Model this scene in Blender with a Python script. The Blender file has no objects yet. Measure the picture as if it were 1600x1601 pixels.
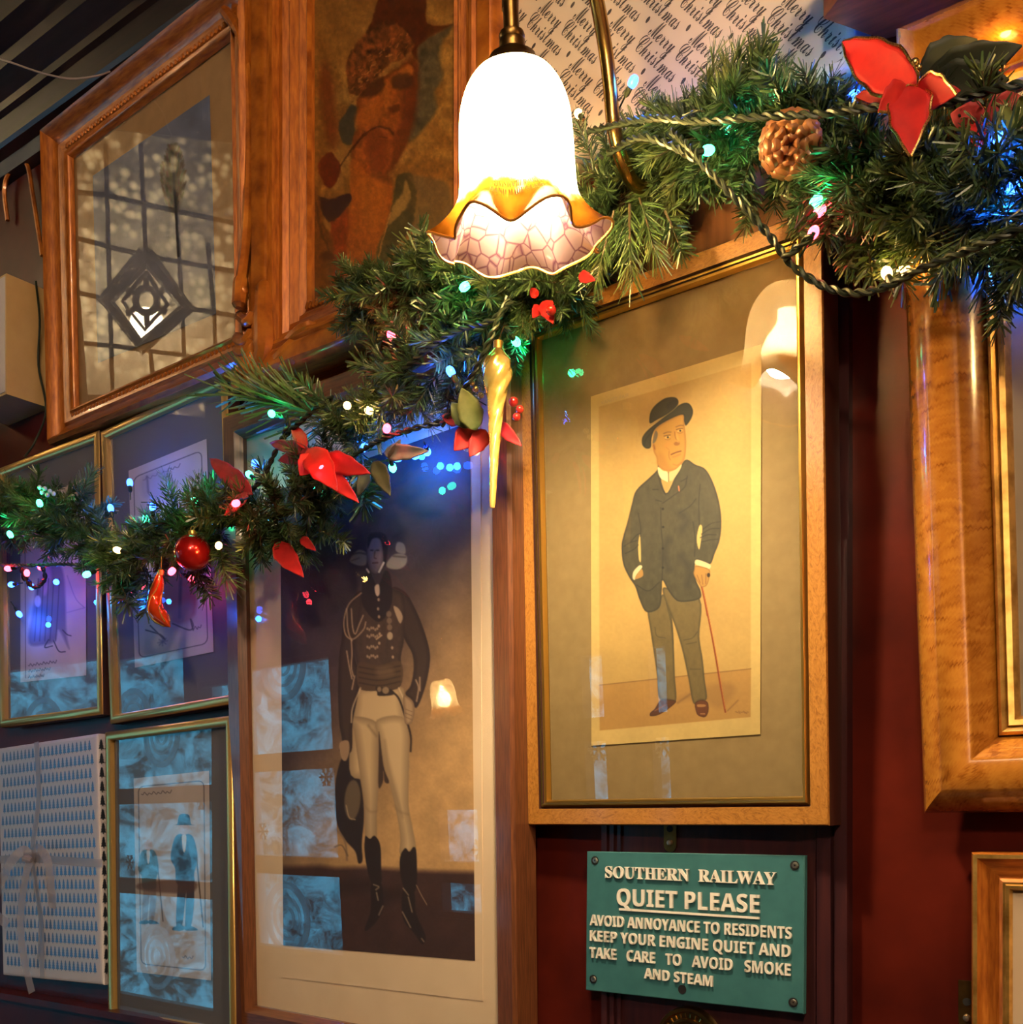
import bpy, math, random
import numpy as np
from mathutils import Vector, Matrix
random.seed(7)
SC = bpy.context.scene
COL = SC.collection
R = math.radians

# ------------------------------------------------------------------ camera, sky, lights, exposure
F, VH, D, EYE = 1706.0, 1298.0, 1.2, 1.3
cam_data = bpy.data.cameras.new('camera')
cam_data.sensor_width = 36
cam_data.lens = F / 1601 * 36
cam_data.shift_y = (VH - 800.5) / 1601
cam_data.clip_start = 0.02
cam = bpy.data.objects.new('camera', cam_data)
cam.location = (0, -D, EYE)
cam.rotation_euler = (R(90), 0, math.atan2(.6, .8))
COL.objects.link(cam)
SC.camera = cam
SC.view_settings.view_transform = 'Standard'
SC.view_settings.look = 'None'
SC.view_settings.gamma = 1
SC.view_settings.use_curve_mapping = False
SC.view_settings.exposure = 0.12
SC.cycles.use_denoising = True
SC.cycles.max_bounces = 8
SC.cycles.transparent_max_bounces = 16
SC.cycles.sample_clamp_indirect = 20.0
SC.cycles.caustics_reflective = False
SC.cycles.caustics_refractive = False

WORLD_STRENGTH = 5.8
LAMP_W = 34.0            # each wall lamp
SCREEN_W = 80.0          # lamp behind the leaded screen
LED_W = 0.05
FILL_W = 92.0  # each globe added as ambient fill

world = bpy.data.worlds.new('daylight')
SC.world = world
world.use_nodes = True
wn, wl = world.node_tree.nodes, world.node_tree.links
bg = wn['Background']
tc = wn.new('ShaderNodeTexCoord')
ns = wn.new('ShaderNodeTexNoise'); ns.inputs['Scale'].default_value = 42; ns.inputs['Detail'].default_value = 14; ns.inputs['Roughness'].default_value = .72; ns.inputs['Distortion'].default_value = .6
wl.new(tc.outputs['Generated'], ns.inputs['Vector'])
rp = wn.new('ShaderNodeValToRGB')
rp.color_ramp.elements[0].position = .41; rp.color_ramp.elements[0].color = (.008, .05, .075, 1)
rp.color_ramp.elements[1].position = .60; rp.color_ramp.elements[1].color = (.14, .62, .95, 1)
wl.new(ns.outputs['Fac'], rp.inputs['Fac'])
wl.new(rp.outputs['Color'], bg.inputs['Color'])
bg.inputs['Strength'].default_value = WORLD_STRENGTH

# ------------------------------------------------------------------ helpers
def P(u, v, t):
    """point on the plane t metres in front of the picture wall that the photo shows at pixel u, v"""
    w = u - 800
    rx, ry = -.6 * F + .8 * w, .8 * F + .6 * w
    s = (D - t) / ry
    return Vector((rx * s, -t, EYE + (VH - v) * s))

def ray(u, v):
    w = u - 800
    return Vector((0, -D, EYE)), Vector((-.6 * F + .8 * w, .8 * F + .6 * w, VH - v)).normalized()

def proj(x, y, z):
    y = y + D; z = z - EYE
    d = -.6 * x + .8 * y; r = .8 * x + .6 * y
    return 800 + F * r / d, VH - F * z / d

def lin(c):
    return tuple(((x / 255) / 12.92 if x / 255 <= .04045 else ((x / 255 + .055) / 1.055) ** 2.4) for x in c[:3])

def pose_matrix(cx, t, cz, lean=0, roll=0, yaw=0):
    return Matrix.Translation((cx, -t, cz)) @ Matrix.Rotation(R(yaw), 4, 'Z') @ Matrix.Rotation(R(lean), 4, 'X') @ Matrix.Rotation(R(roll), 4, 'Y')

class MB:
    def __init__(s):
        s.v, s.f, s.mi, s.uv = [], [], [], []
    def add(s, verts, faces, mi=0, uvs=None):
        o = len(s.v)
        s.v += [tuple(p) for p in verts]
        for k, f in enumerate(faces):
            s.f.append([i + o for i in f]); s.mi.append(mi)
            s.uv.append(uvs[k] if uvs else None)
        return s
    def box(s, a, b, mi=0):
        x0, y0, z0 = a; x1, y1, z1 = b
        vs = [(x, y, z) for x in (x0, x1) for y in (y0, y1) for z in (z0, z1)]
        return s.add(vs, [(0, 1, 3, 2), (4, 6, 7, 5), (0, 4, 5, 1), (2, 3, 7, 6), (0, 2, 6, 4), (1, 5, 7, 3)], mi)
    def tube(s, pts, r, n=8, mi=0, caps=True, closed=False):
        pts = [Vector(p) for p in pts]
        rs = r if isinstance(r, (list, tuple)) else [r] * len(pts)
        up = Vector((0.3, 0.2, 1)).normalized(); vs = []
        m = len(pts)
        for i, p in enumerate(pts):
            a = pts[(i - 1) % m] if (closed or i) else pts[0]
            b = pts[(i + 1) % m] if (closed or i < m - 1) else pts[-1]
            t = (b - a).normalized()
            if abs(t.dot(up)) > .98: up = Vector((1, .1, .2)).normalized()
            x = t.cross(up).normalized(); y = x.cross(t).normalized(); up = y
            for k in range(n):
                an = 2 * math.pi * k / n
                vs.append(p + (x * math.cos(an) + y * math.sin(an)) * rs[i])
        fs = []
        for i in range(m if closed else m - 1):
            j = (i + 1) % m
            for k in range(n):
                fs.append((i * n + k, i * n + (k + 1) % n, j * n + (k + 1) % n, j * n + k))
        if caps and not closed:
            fs.append(tuple(range(n))[::-1]); fs.append(tuple((m - 1) * n + k for k in range(n)))
        return s.add(vs, fs, mi)
    def lathe(s, prof, n=24, M=None, mi=0):
        vs, fs = [], []
        for r, z in prof:
            for k in range(n):
                an = 2 * math.pi * k / n
                vs.append(Vector((r * math.cos(an), r * math.sin(an), z)))
        for i in range(len(prof) - 1):
            for k in range(n):
                fs.append((i * n + k, i * n + (k + 1) % n, (i + 1) * n + (k + 1) % n, (i + 1) * n + k))
        if M is not None: vs = [M @ v for v in vs]
        return s.add(vs, fs, mi)
    def ball(s, c, r, n=12, mi=0):
        prof = [(max(1e-5, r * math.sin(math.pi * i / n)), -r * math.cos(math.pi * i / n)) for i in range(n + 1)]
        return s.lathe(prof, n + 4, Matrix.Translation(c), mi)
    def moulding(s, w, h, prof, mis=None):
        """mitred rectangular ring; prof = list of (inset, height towards the room)"""
        rings = []
        for d, y in prof:
            a, b = w / 2 - d, h / 2 - d
            rings.append([(-a, -y, b), (a, -y, b), (a, -y, -b), (-a, -y, -b)])
        acc = 0; fs, ms, us = [], [], []
        for i in range(len(prof) - 1):
            seg = math.dist(prof[i], prof[i + 1])
            for k in range(4):
                j = (k + 1) % 4
                A, B = rings[i][k], rings[i][j]
                ax = 0 if k % 2 == 0 else 2
                o = k * 1.7
                uv = [(A[ax] + o, acc), (B[ax] + o, acc), (B[ax] + o, acc + seg), (A[ax] + o, acc + seg)]
                fs.append((4 * (i + 1) + k, 4 * (i + 1) + j, 4 * i + j, 4 * i + k)); ms.append(mis[i] if mis else 0); us.append(uv[::-1])
            acc += seg
        o = len(s.v); s.v += [p for r in rings for p in r]
        s.f += [[q + o for q in f] for f in fs]; s.mi += ms; s.uv += us
        return s
    def build(s, name, mats, parent=None, smooth=False, M=None, label=None):
        me = bpy.data.meshes.new(name)
        me.from_pydata([tuple(p) for p in s.v], [], s.f)
        if not isinstance(mats, (list, tuple)): mats = [mats]
        for m in mats: me.materials.append(m)
        if any(s.mi): me.polygons.foreach_set('material_index', s.mi)
        if any(u is not None for u in s.uv):
            ul = me.uv_layers.new(name='UVMap')
            for p, u in zip(me.polygons, s.uv):
                if u:
                    for li, q in zip(p.loop_indices, u): ul.data[li].uv = q
        if smooth:
            me.polygons.foreach_set('use_smooth', [True] * len(me.polygons))
            try: me.set_sharp_from_angle(angle=R(38))
            except Exception: pass
        me.update()
        o = bpy.data.objects.new(name, me); COL.objects.link(o)
        if parent is not None: o.parent = parent
        if M is not None: o.matrix_local = M
        if label: o['label'] = label
        return o

def thing(name, label, cat, M=None, group=None, loc=None):
    o = bpy.data.objects.new(name, None); COL.objects.link(o)
    o.empty_display_size = .02
    if M is not None: o.matrix_world = M
    if loc is not None: o.location = loc
    o['label'] = label; o['category'] = cat
    if group: o['group'] = group
    return o

def structure(o):
    o['kind'] = 'structure'; return o

def copy_tree(o, parent=None):
    c = o.copy(); COL.objects.link(c)
    if parent is not None: c.parent = parent
    for ch in list(o.children): copy_tree(ch, c)
    return c

def spline(pts, n=12, closed=False):
    pts = [Vector(p) for p in pts]; out = []; m = len(pts)
    for i in range(m if closed else m - 1):
        p0 = pts[(i - 1) % m] if (closed or i) else pts[0] * 2 - pts[1]
        p1, p2 = pts[i], pts[(i + 1) % m]
        p3 = pts[(i + 2) % m] if (closed or i + 2 < m) else p2 * 2 - p1
        for k in range(n):
            t = k / n
            out.append(.5 * ((2 * p1) + (p2 - p0) * t + (2 * p0 - 5 * p1 + 4 * p2 - p3) * t * t + (3 * p1 - p0 - 3 * p2 + p3) * t ** 3))
    if not closed: out.append(pts[-1])
    return out

# ------------------------------------------------------------------ materials
def mat(name, col=(.5, .5, .5), rough=.5, metal=0.0, emis=None, es=0, coat=0.0, spec=.5):
    m = bpy.data.materials.new(name); m.use_nodes = True
    b = m.node_tree.nodes['Principled BSDF']
    b.inputs['Base Color'].default_value = (*col, 1); b.inputs['Roughness'].default_value = rough
    b.inputs['Metallic'].default_value = metal; b.inputs['Coat Weight'].default_value = coat
    b.inputs['Coat Roughness'].default_value = .08
    b.inputs['Specular IOR Level'].default_value = spec
    if emis: b.inputs['Emission Color'].default_value = (*emis, 1); b.inputs['Emission Strength'].default_value = es
    return m

def nd(m, t, **kw):
    n = m.node_tree.nodes.new(t)
    for k, v in kw.items():
        if k in n.inputs: n.inputs[k].default_value = v
        else: setattr(n, k, v)
    return n

def ramp(m, stops):
    r = m.node_tree.nodes.new('ShaderNodeValToRGB'); e = r.color_ramp.elements
    while len(e) < len(stops): e.new(.5)
    for x, (p, c) in zip(e, stops): x.position = p; x.color = (*c, 1)
    return r

def textured(name, stops, scale=(1, 1, 1), noise=8, detail=6, dist=0.0, rough=.4, coat=0.0, metal=0.0, coord='Object', bump=0.0, nrough=.55, spec=.5, rvar=0):
    m = mat(name, (1, 1, 1), rough, metal, coat=coat, spec=spec); L = m.node_tree.links
    b = m.node_tree.nodes['Principled BSDF']
    t = nd(m, 'ShaderNodeTexCoord'); mp = nd(m, 'ShaderNodeMapping', Scale=scale)
    L.new(t.outputs[coord], mp.inputs['Vector'])
    n = nd(m, 'ShaderNodeTexNoise', Scale=noise, Detail=detail, Distortion=dist, Roughness=nrough)
    L.new(mp.outputs[0], n.inputs['Vector'])
    r = ramp(m, stops); L.new(n.outputs['Fac'], r.inputs['Fac']); L.new(r.outputs['Color'], b.inputs['Base Color'])
    if bump:
        bp = nd(m, 'ShaderNodeBump', Strength=bump, Distance=.002); L.new(n.outputs['Fac'], bp.inputs['Height']); L.new(bp.outputs[0], b.inputs['Normal'])
    if rvar:
        mr = nd(m, 'ShaderNodeMapRange'); mr.inputs['To Min'].default_value = rough - rvar; mr.inputs['To Max'].default_value = rough + rvar
        L.new(n.outputs['Fac'], mr.inputs['Value']); L.new(mr.outputs[0], b.inputs['Roughness'])
    return m

M = {}
M['maroon'] = textured('maroon_lacquer', [(.3, (.030, .004, .003)), (.7, (.115, .012, .006))], noise=5, detail=5, rough=.30, coat=.0, rvar=.06, spec=.14)
M['pilaster'] = textured('dark_mahogany', [(.3, (.022, .006, .009)), (.7, (.060, .013, .013))], scale=(14, 14, 1.2), noise=6, detail=5, rough=.36, coat=.12)
M['pilaster_lit'] = textured('lamplit_mahogany', [(.3, (.10, .035, .012)), (.7, (.21, .085, .03))], scale=(14, 14, 1.2), noise=6, detail=5, rough=.35, coat=.2)  # pilaster wood again, with the lamplight put into its colour
M['cornice'] = textured('cornice_black', [(.3, (.006, .003, .005)), (.7, (.020, .009, .012))], scale=(1, 14, 14), noise=8, rough=.42, coat=.08)
M['burl'] = textured('burr_walnut_veneer', [(.25, (.10, .03, .006)), (.45, (.34, .135, .022)), (.6, (.46, .20, .04)), (.8, (.22, .075, .012))], scale=(30, 60, 1), noise=2.6, detail=8, dist=2.4, rough=.3, coat=.4, coord='UV', bump=.25, nrough=.7)
M['maple'] = textured('bird_eye_maple', [(.3, (.24, .068, .008)), (.44, (.40, .135, .016)), (.65, (.50, .19, .024)), (.85, (.42, .15, .018))], scale=(26, 9, 1), noise=2.2, detail=5, dist=2.2, rough=.2, coat=.9, coord='UV')
M['gold'] = mat('gilt', (.85, .53, .13), .28, 1.0)
M['gold_soft'] = textured('worn_gilt', [(.3, (.42, .22, .05)), (.6, (.85, .52, .15))], noise=40, rough=.38, metal=.9)
M['gilt_wood'] = textured('gilded_brown_wood', [(.3, (.24, .056, .007)), (.55, (.46, .135, .016)), (.8, (.62, .22, .03))], scale=(6, 40, 1), noise=5, detail=6, rough=.33, metal=.25, coat=.3, coord='UV')
M['carved'] = textured('carved_gilt_walnut', [(.3, (.20, .045, .006)), (.55, (.48, .14, .016)), (.8, (.66, .24, .03))], noise=30, detail=6, rough=.34, metal=.3, coat=.3)
M['brown_frame'] = textured('brown_mahogany', [(.3, (.075, .022, .010)), (.7, (.19, .062, .022))], scale=(6, 90, 1), noise=4, detail=5, rough=.33, coat=.3, coord='UV')
M['dark_side'] = mat('dark_brown_edge', (.045, .014, .010), .4, coat=.2)
M['silver_gilt'] = mat('champagne_gilt', (.80, .50, .16), .30, .72)
M['dark_block'] = textured('dark_oak', [(.3, (.05, .014, .012)), (.7, (.15, .045, .025))], scale=(3, 20, 20), noise=6, rough=.35, coat=.3)
M['mount_grey'] = mat('grey_mount_board', (.15, .14, .145), .8)
M['mount_tan'] = textured('tan_mount_board', [(.3, (.20, .128, .045)), (.7, (.23, .15, .056))], noise=60, rough=.85)
M['mount_sand'] = textured('sand_mount_board', [(.3, (.40, .30, .20)), (.7, (.46, .35, .235))], noise=30, rough=.85)
M['mount_brown'] = textured('brown_mount_board', [(.3, (.36, .20, .08)), (.7, (.43, .24, .10))], noise=40, rough=.85)
M['mount_cream'] = textured('cream_mount_board', [(.3, (.80, .58, .37)), (.7, (.87, .65, .43))], noise=10, rough=.85)
M['brass'] = textured('aged_brass', [(.3, (.40, .22, .05)), (.7, (.72, .45, .13))], noise=25, rough=.25, metal=1.0)
M['brass_dark'] = textured('dark_brass', [(.3, (.16, .085, .025)), (.7, (.34, .20, .06))], noise=25, rough=.33, metal=1.0)
M['steel'] = mat('screw_steel', (.6, .52, .42), .35, 1.0)
M['sign'] = textured('green_paint', [(.3, (.026, .110, .118)), (.7, (.038, .142, .150))], noise=30, detail=4, rough=.5, bump=.15)
M['letter'] = textured('cream_paint', [(.30, (.30, .26, .21)), (.38, (.70, .64, .57)), (.7, (.78, .72, .64))], noise=60, rough=.5)
M['cable'] = mat('dark_green_cable', (.016, .022, .012), .4, spec=.3)
M['ink'] = mat('charcoal_ink', (.055, .045, .045), .7)
M['paper'] = textured('cream_gift_wrap', [(.3, (.66, .55, .42)), (.7, (.72, .60, .46))], noise=3, rough=.32, coat=.15)
M['gift_paper'] = textured('ivory_gift_wrap', [(.3, (.60, .55, .58)), (.7, (.66, .61, .64))], noise=3, rough=.55)
M['foil'] = mat('foil_print', (.15, .19, .26), .36, .9)
M['cream_box'] = textured('cream_painted_case', [(.3, (.50, .31, .12)), (.7, (.60, .38, .16))], noise=12, rough=.5)
M['black'] = mat('black_void', (.006, .004, .005), .6)
M['red_velvet'] = textured('red_velvet', [(.3, (.42, .006, .007)), (.7, (.58, .012, .010))], noise=60, rough=.65)
M['wine_velvet'] = textured('wine_velvet', [(.3, (.22, .01, .016)), (.7, (.36, .02, .03))], noise=60, rough=.6)
M['leaf_green'] = textured('olive_fabric_leaf', [(.3, (.09, .12, .03)), (.7, (.17, .20, .06))], noise=40, rough=.6)
M['leaf_dark'] = textured('dark_fabric_leaf', [(.3, (.008, .012, .006)), (.7, (.020, .026, .011))], noise=40, rough=.6)
M['leaf_silver'] = textured('silver_fabric_leaf', [(.3, (.30, .30, .24)), (.7, (.48, .47, .40))], noise=40, rough=.5)
M['glitter'] = textured('gold_glitter', [(.4, (.30, .15, .03)), (.6, (1, .75, .3))], noise=900, rough=.3, metal=1.0)
M['red_glass'] = mat('red_bauble', (.55, .012, .012), .22, .55, coat=.6)
M['amber_glass'] = mat('amber_red_glass', (.62, .07, .015), .12, .4, coat=1.0)
M['gold_glass'] = textured('gold_glass', [(.3, (.75, .46, .08)), (.7, (1, .74, .22))], noise=60, rough=.24, metal=.7)
M['cone'] = textured('pine_cone', [(.3, (.19, .06, .02)), (.6, (.46, .2, .07))], noise=30, rough=.4, coat=.4)
M['berry'] = mat('red_berry', (.5, .02, .012), .2, coat=.6)
M['stem'] = mat('twig_wire', (.07, .045, .02), .6)
M['dark_wood'] = textured('dark_window_wood', [(.3, (.018, .008, .005)), (.7, (.05, .022, .012))], scale=(3, 3, 12), noise=4, rough=.4)
M['ceiling'] = textured('dark_ceiling', [(.3, (.035, .016, .014)), (.7, (.06, .03, .022))], noise=3, rough=.5)
M['floor'] = textured('dark_boards', [(.3, (.05, .025, .015)), (.7, (.10, .05, .03))], scale=(1, 12, 1), noise=4, rough=.4)
M['lead'] = mat('lead_came', (.03, .03, .03), .5, .6)
M['white_sticker'] = mat('white_window_sticker', (.8, .85, .9), .6)

def needles_mat(name, stops):
    m = textured(name, stops, noise=18, detail=3, rough=.36, spec=.6)
    return m
M['needle_fir'] = needles_mat('fir_needles', [(.3, (.018, .045, .016)), (.55, (.045, .085, .026)), (.75, (.13, .15, .045))])
M['needle_pine'] = needles_mat('pine_needles', [(.3, (.030, .075, .022)), (.55, (.075, .13, .035)), (.75, (.20, .22, .07))])

def art_mat(name, rough=.6):
    m = mat(name, (1, 1, 1), rough)
    a = nd(m, 'ShaderNodeAttribute'); a.attribute_name = 'art'
    m.node_tree.links.new(a.outputs['Color'], m.node_tree.nodes['Principled BSDF'].inputs['Base Color'])
    return m
M['print'] = art_mat('printed_paper', .75)
M['oil'] = art_mat('oil_paint', .38)

def glass_mat():
    m = bpy.data.materials.new('picture_glass'); m.use_nodes = True
    N, L = m.node_tree.nodes, m.node_tree.links
    N.remove(N['Principled BSDF'])
    tr = nd(m, 'ShaderNodeBsdfTransparent'); gl = nd(m, 'ShaderNodeBsdfGlossy', Roughness=.0)
    fr = nd(m, 'ShaderNodeLayerWeight', Blend=.5); pw_ = nd(m, 'ShaderNodeMath', operation='POWER'); pw_.inputs[1].default_value = 5
    mu = nd(m, 'ShaderNodeMath', operation='MULTIPLY_ADD', use_clamp=True); mu.inputs[1].default_value = .93; mu.inputs[2].default_value = .07   # both faces of a thin pane
    mx = nd(m, 'ShaderNodeMixShader')
    L.new(fr.outputs['Facing'], pw_.inputs[0]); L.new(pw_.outputs[0], mu.inputs[0]); L.new(mu.outputs[0], mx.inputs[0]); L.new(tr.outputs[0], mx.inputs[1]); L.new(gl.outputs[0], mx.inputs[2])
    L.new(mx.outputs[0], N['Material Output'].inputs['Surface'])
    return m
M['glass'] = glass_mat()

def organza_mat():
    m = bpy.data.materials.new('organza'); m.use_nodes = True
    N, L = m.node_tree.nodes, m.node_tree.links
    b = N['Principled BSDF']; b.inputs['Base Color'].default_value = (.50, .42, .42, 1); b.inputs['Roughness'].default_value = .3
    tr = nd(m, 'ShaderNodeBsdfTransparent'); mx = nd(m, 'ShaderNodeMixShader'); mx.inputs[0].default_value = .42
    L.new(tr.outputs[0], mx.inputs[1]); L.new(b.outputs[0], mx.inputs[2]); L.new(mx.outputs[0], N['Material Output'].inputs['Surface'])
    return m
M['organza'] = organza_mat()

def shade_mat():
    """thin marbled art glass: lets the bulb's light through, amber above, mauve cells towards the rim"""
    m = bpy.data.materials.new('marbled_art_glass'); m.use_nodes = True
    N, L = m.node_tree.nodes, m.node_tree.links
    N.remove(N['Principled BSDF'])
    t = nd(m, 'ShaderNodeTexCoord')
    vo = nd(m, 'ShaderNodeTexVoronoi', Scale=70.0, feature='DISTANCE_TO_EDGE')
    mp = nd(m, 'ShaderNodeMapping', Scale=(1, 1, .75)); L.new(t.outputs['Object'], mp.inputs[0]); L.new(mp.outputs[0], vo.inputs['Vector'])
    vr = ramp(m, [(.0, (.040, .012, .020)), (.08, (.10, .060, .054))]); L.new(vo.outputs['Distance'], vr.inputs['Fac'])
    no = nd(m, 'ShaderNodeTexNoise', Scale=30.0, Detail=5.0); L.new(t.outputs['Object'], no.inputs['Vector'])
    am = ramp(m, [(.35, (.034, .0085, .0004)), (.62, (.09, .028, .002))]); L.new(no.outputs['Fac'], am.inputs['Fac'])
    at = nd(m, 'ShaderNodeAttribute'); at.attribute_name = 'amber_density'
    ns_ = nd(m, 'ShaderNodeMath', operation='MULTIPLY_ADD'); ns_.inputs[1].default_value = .35; L.new(no.outputs['Fac'], ns_.inputs[0]); L.new(at.outputs['Fac'], ns_.inputs[2])
    sm = nd(m, 'ShaderNodeMapRange', interpolation_type='SMOOTHSTEP'); sm.inputs['From Min'].default_value = .80; sm.inputs['From Max'].default_value = 1.0; L.new(ns_.outputs[0], sm.inputs['Value'])
    ou = nd(m, 'ShaderNodeMix', data_type='RGBA'); ou.inputs['A'].default_value = (.92, .72, .40, 1); L.new(sm.outputs[0], ou.inputs['Factor']); L.new(am.outputs[0], ou.inputs['B'])
    ge = nd(m, 'ShaderNodeNewGeometry')
    mx = nd(m, 'ShaderNodeMix', data_type='RGBA'); L.new(ge.outputs['Backfacing'], mx.inputs['Factor']); L.new(ou.outputs['Result'], mx.inputs['A']); L.new(vr.outputs[0], mx.inputs['B'])
    tl = nd(m, 'ShaderNodeBsdfTranslucent'); df = nd(m, 'ShaderNodeBsdfDiffuse'); gl = nd(m, 'ShaderNodeBsdfGlossy', Roughness=.12)
    tp = nd(m, 'ShaderNodeBsdfTransparent'); tp.inputs[0].default_value = (1, .78, .48, 1)
    L.new(mx.outputs['Result'], tl.inputs[0]); L.new(mx.outputs['Result'], df.inputs[0])
    a = nd(m, 'ShaderNodeMixShader'); a.inputs[0].default_value = .30; L.new(tl.outputs[0], a.inputs[1]); L.new(df.outputs[0], a.inputs[2])
    tf = nd(m, 'ShaderNodeMapRange'); tf.inputs['To Min'].default_value = .06; tf.inputs['To Max'].default_value = .0; L.new(sm.outputs[0], tf.inputs['Value'])
    b = nd(m, 'ShaderNodeMixShader'); L.new(tf.outputs[0], b.inputs[0]); L.new(a.outputs[0], b.inputs[1]); L.new(tp.outputs[0], b.inputs[2])
    c = nd(m, 'ShaderNodeMixShader'); c.inputs[0].default_value = .05; L.new(b.outputs[0], c.inputs[1]); L.new(gl.outputs[0], c.inputs[2])
    L.new(c.outputs[0], N['Material Output'].inputs['Surface'])
    return m
M['shade'] = shade_mat()
M['rim'] = mat('amber_glass_rim', (.5, .2, .03), .15, coat=.5)
M['bulb'] = mat('lit_bulb', (1, .9, .7), .3, emis=(1, .82, .50), es=40)

def pebble_mat():
    m = bpy.data.materials.new('pebbled_glass'); m.use_nodes = True
    N, L = m.node_tree.nodes, m.node_tree.links
    N.remove(N['Principled BSDF'])
    t = nd(m, 'ShaderNodeTexCoord'); vo = nd(m, 'ShaderNodeTexVoronoi', Scale=30.0); L.new(t.outputs['Object'], vo.inputs['Vector'])
    r = ramp(m, [(.12, (1, .93, .75)), (.5, (.10, .09, .075))]); L.new(vo.outputs['Distance'], r.inputs['Fac'])  # pale cell centres painted in as the glints of the pebbles
    tl = nd(m, 'ShaderNodeBsdfTranslucent'); L.new(r.outputs[0], tl.inputs[0])
    tp = nd(m, 'ShaderNodeBsdfTransparent'); tp.inputs[0].default_value = (.8, .8, .75, 1)
    mx = nd(m, 'ShaderNodeMixShader'); mx.inputs[0].default_value = .12
    L.new(tl.outputs[0], mx.inputs[1]); L.new(tp.outputs[0], mx.inputs[2]); L.new(mx.outputs[0], N['Material Output'].inputs['Surface'])
    return m
M['pebble'] = pebble_mat()
def win_glass():
    m = bpy.data.materials.new('window_glass'); m.use_nodes = True
    N, L = m.node_tree.nodes, m.node_tree.links
    N.remove(N['Principled BSDF'])
    tr = nd(m, 'ShaderNodeBsdfTransparent'); tr.inputs[0].default_value = (.85, .93, .95, 1)
    gl = nd(m, 'ShaderNodeBsdfGlossy', Roughness=.02); mx = nd(m, 'ShaderNodeMixShader'); mx.inputs[0].default_value = .06
    L.new(tr.outputs[0], mx.inputs[1]); L.new(gl.outputs[0], mx.inputs[2]); L.new(mx.outputs[0], N['Material Output'].inputs['Surface'])
    return m
M['win_glass'] = win_glass()
M['bullseye'] = bpy.data.materials.new('bullseye_glass'); M['bullseye'].use_nodes = True
_n = M['bullseye'].node_tree; _t = _n.nodes.new('ShaderNodeBsdfTranslucent'); _t.inputs[0].default_value = (.9, .97, 1, 1); _p = _n.nodes.new('ShaderNodeBsdfTransparent'); _m = _n.nodes.new('ShaderNodeMixShader'); _m.inputs[0].default_value = .62; _n.links.new(_t.outputs[0], _m.inputs[1]); _n.links.new(_p.outputs[0], _m.inputs[2]); _n.links.new(_m.outputs[0], _n.nodes['Material Output'].inputs['Surface'])

# ------------------------------------------------------------------ painting on flat pictures
def hash2(ix, iy, s):
    n = np.sin(ix * 127.1 + iy * 311.7 + s * 74.7) * 43758.5453
    return n - np.floor(n)
def vnoise(x, y, s=0):
    ix, iy = np.floor(x), np.floor(y); fx, fy = x - ix, y - iy
    fx = fx * fx * (3 - 2 * fx); fy = fy * fy * (3 - 2 * fy)
    a, b, c, d = hash2(ix, iy, s), hash2(ix + 1, iy, s), hash2(ix, iy + 1, s), hash2(ix + 1, iy + 1, s)
    return (a * (1 - fx) + b * fx) * (1 - fy) + (c * (1 - fx) + d * fx) * fy
def fbm(x, y, s=0, o=4):
    r = 0; a = .5; t = 0
    for k in range(o):
        r = r + a * vnoise(x * 2 ** k, y * 2 ** k, s + k); t += a; a *= .5
    return r / t

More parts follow.
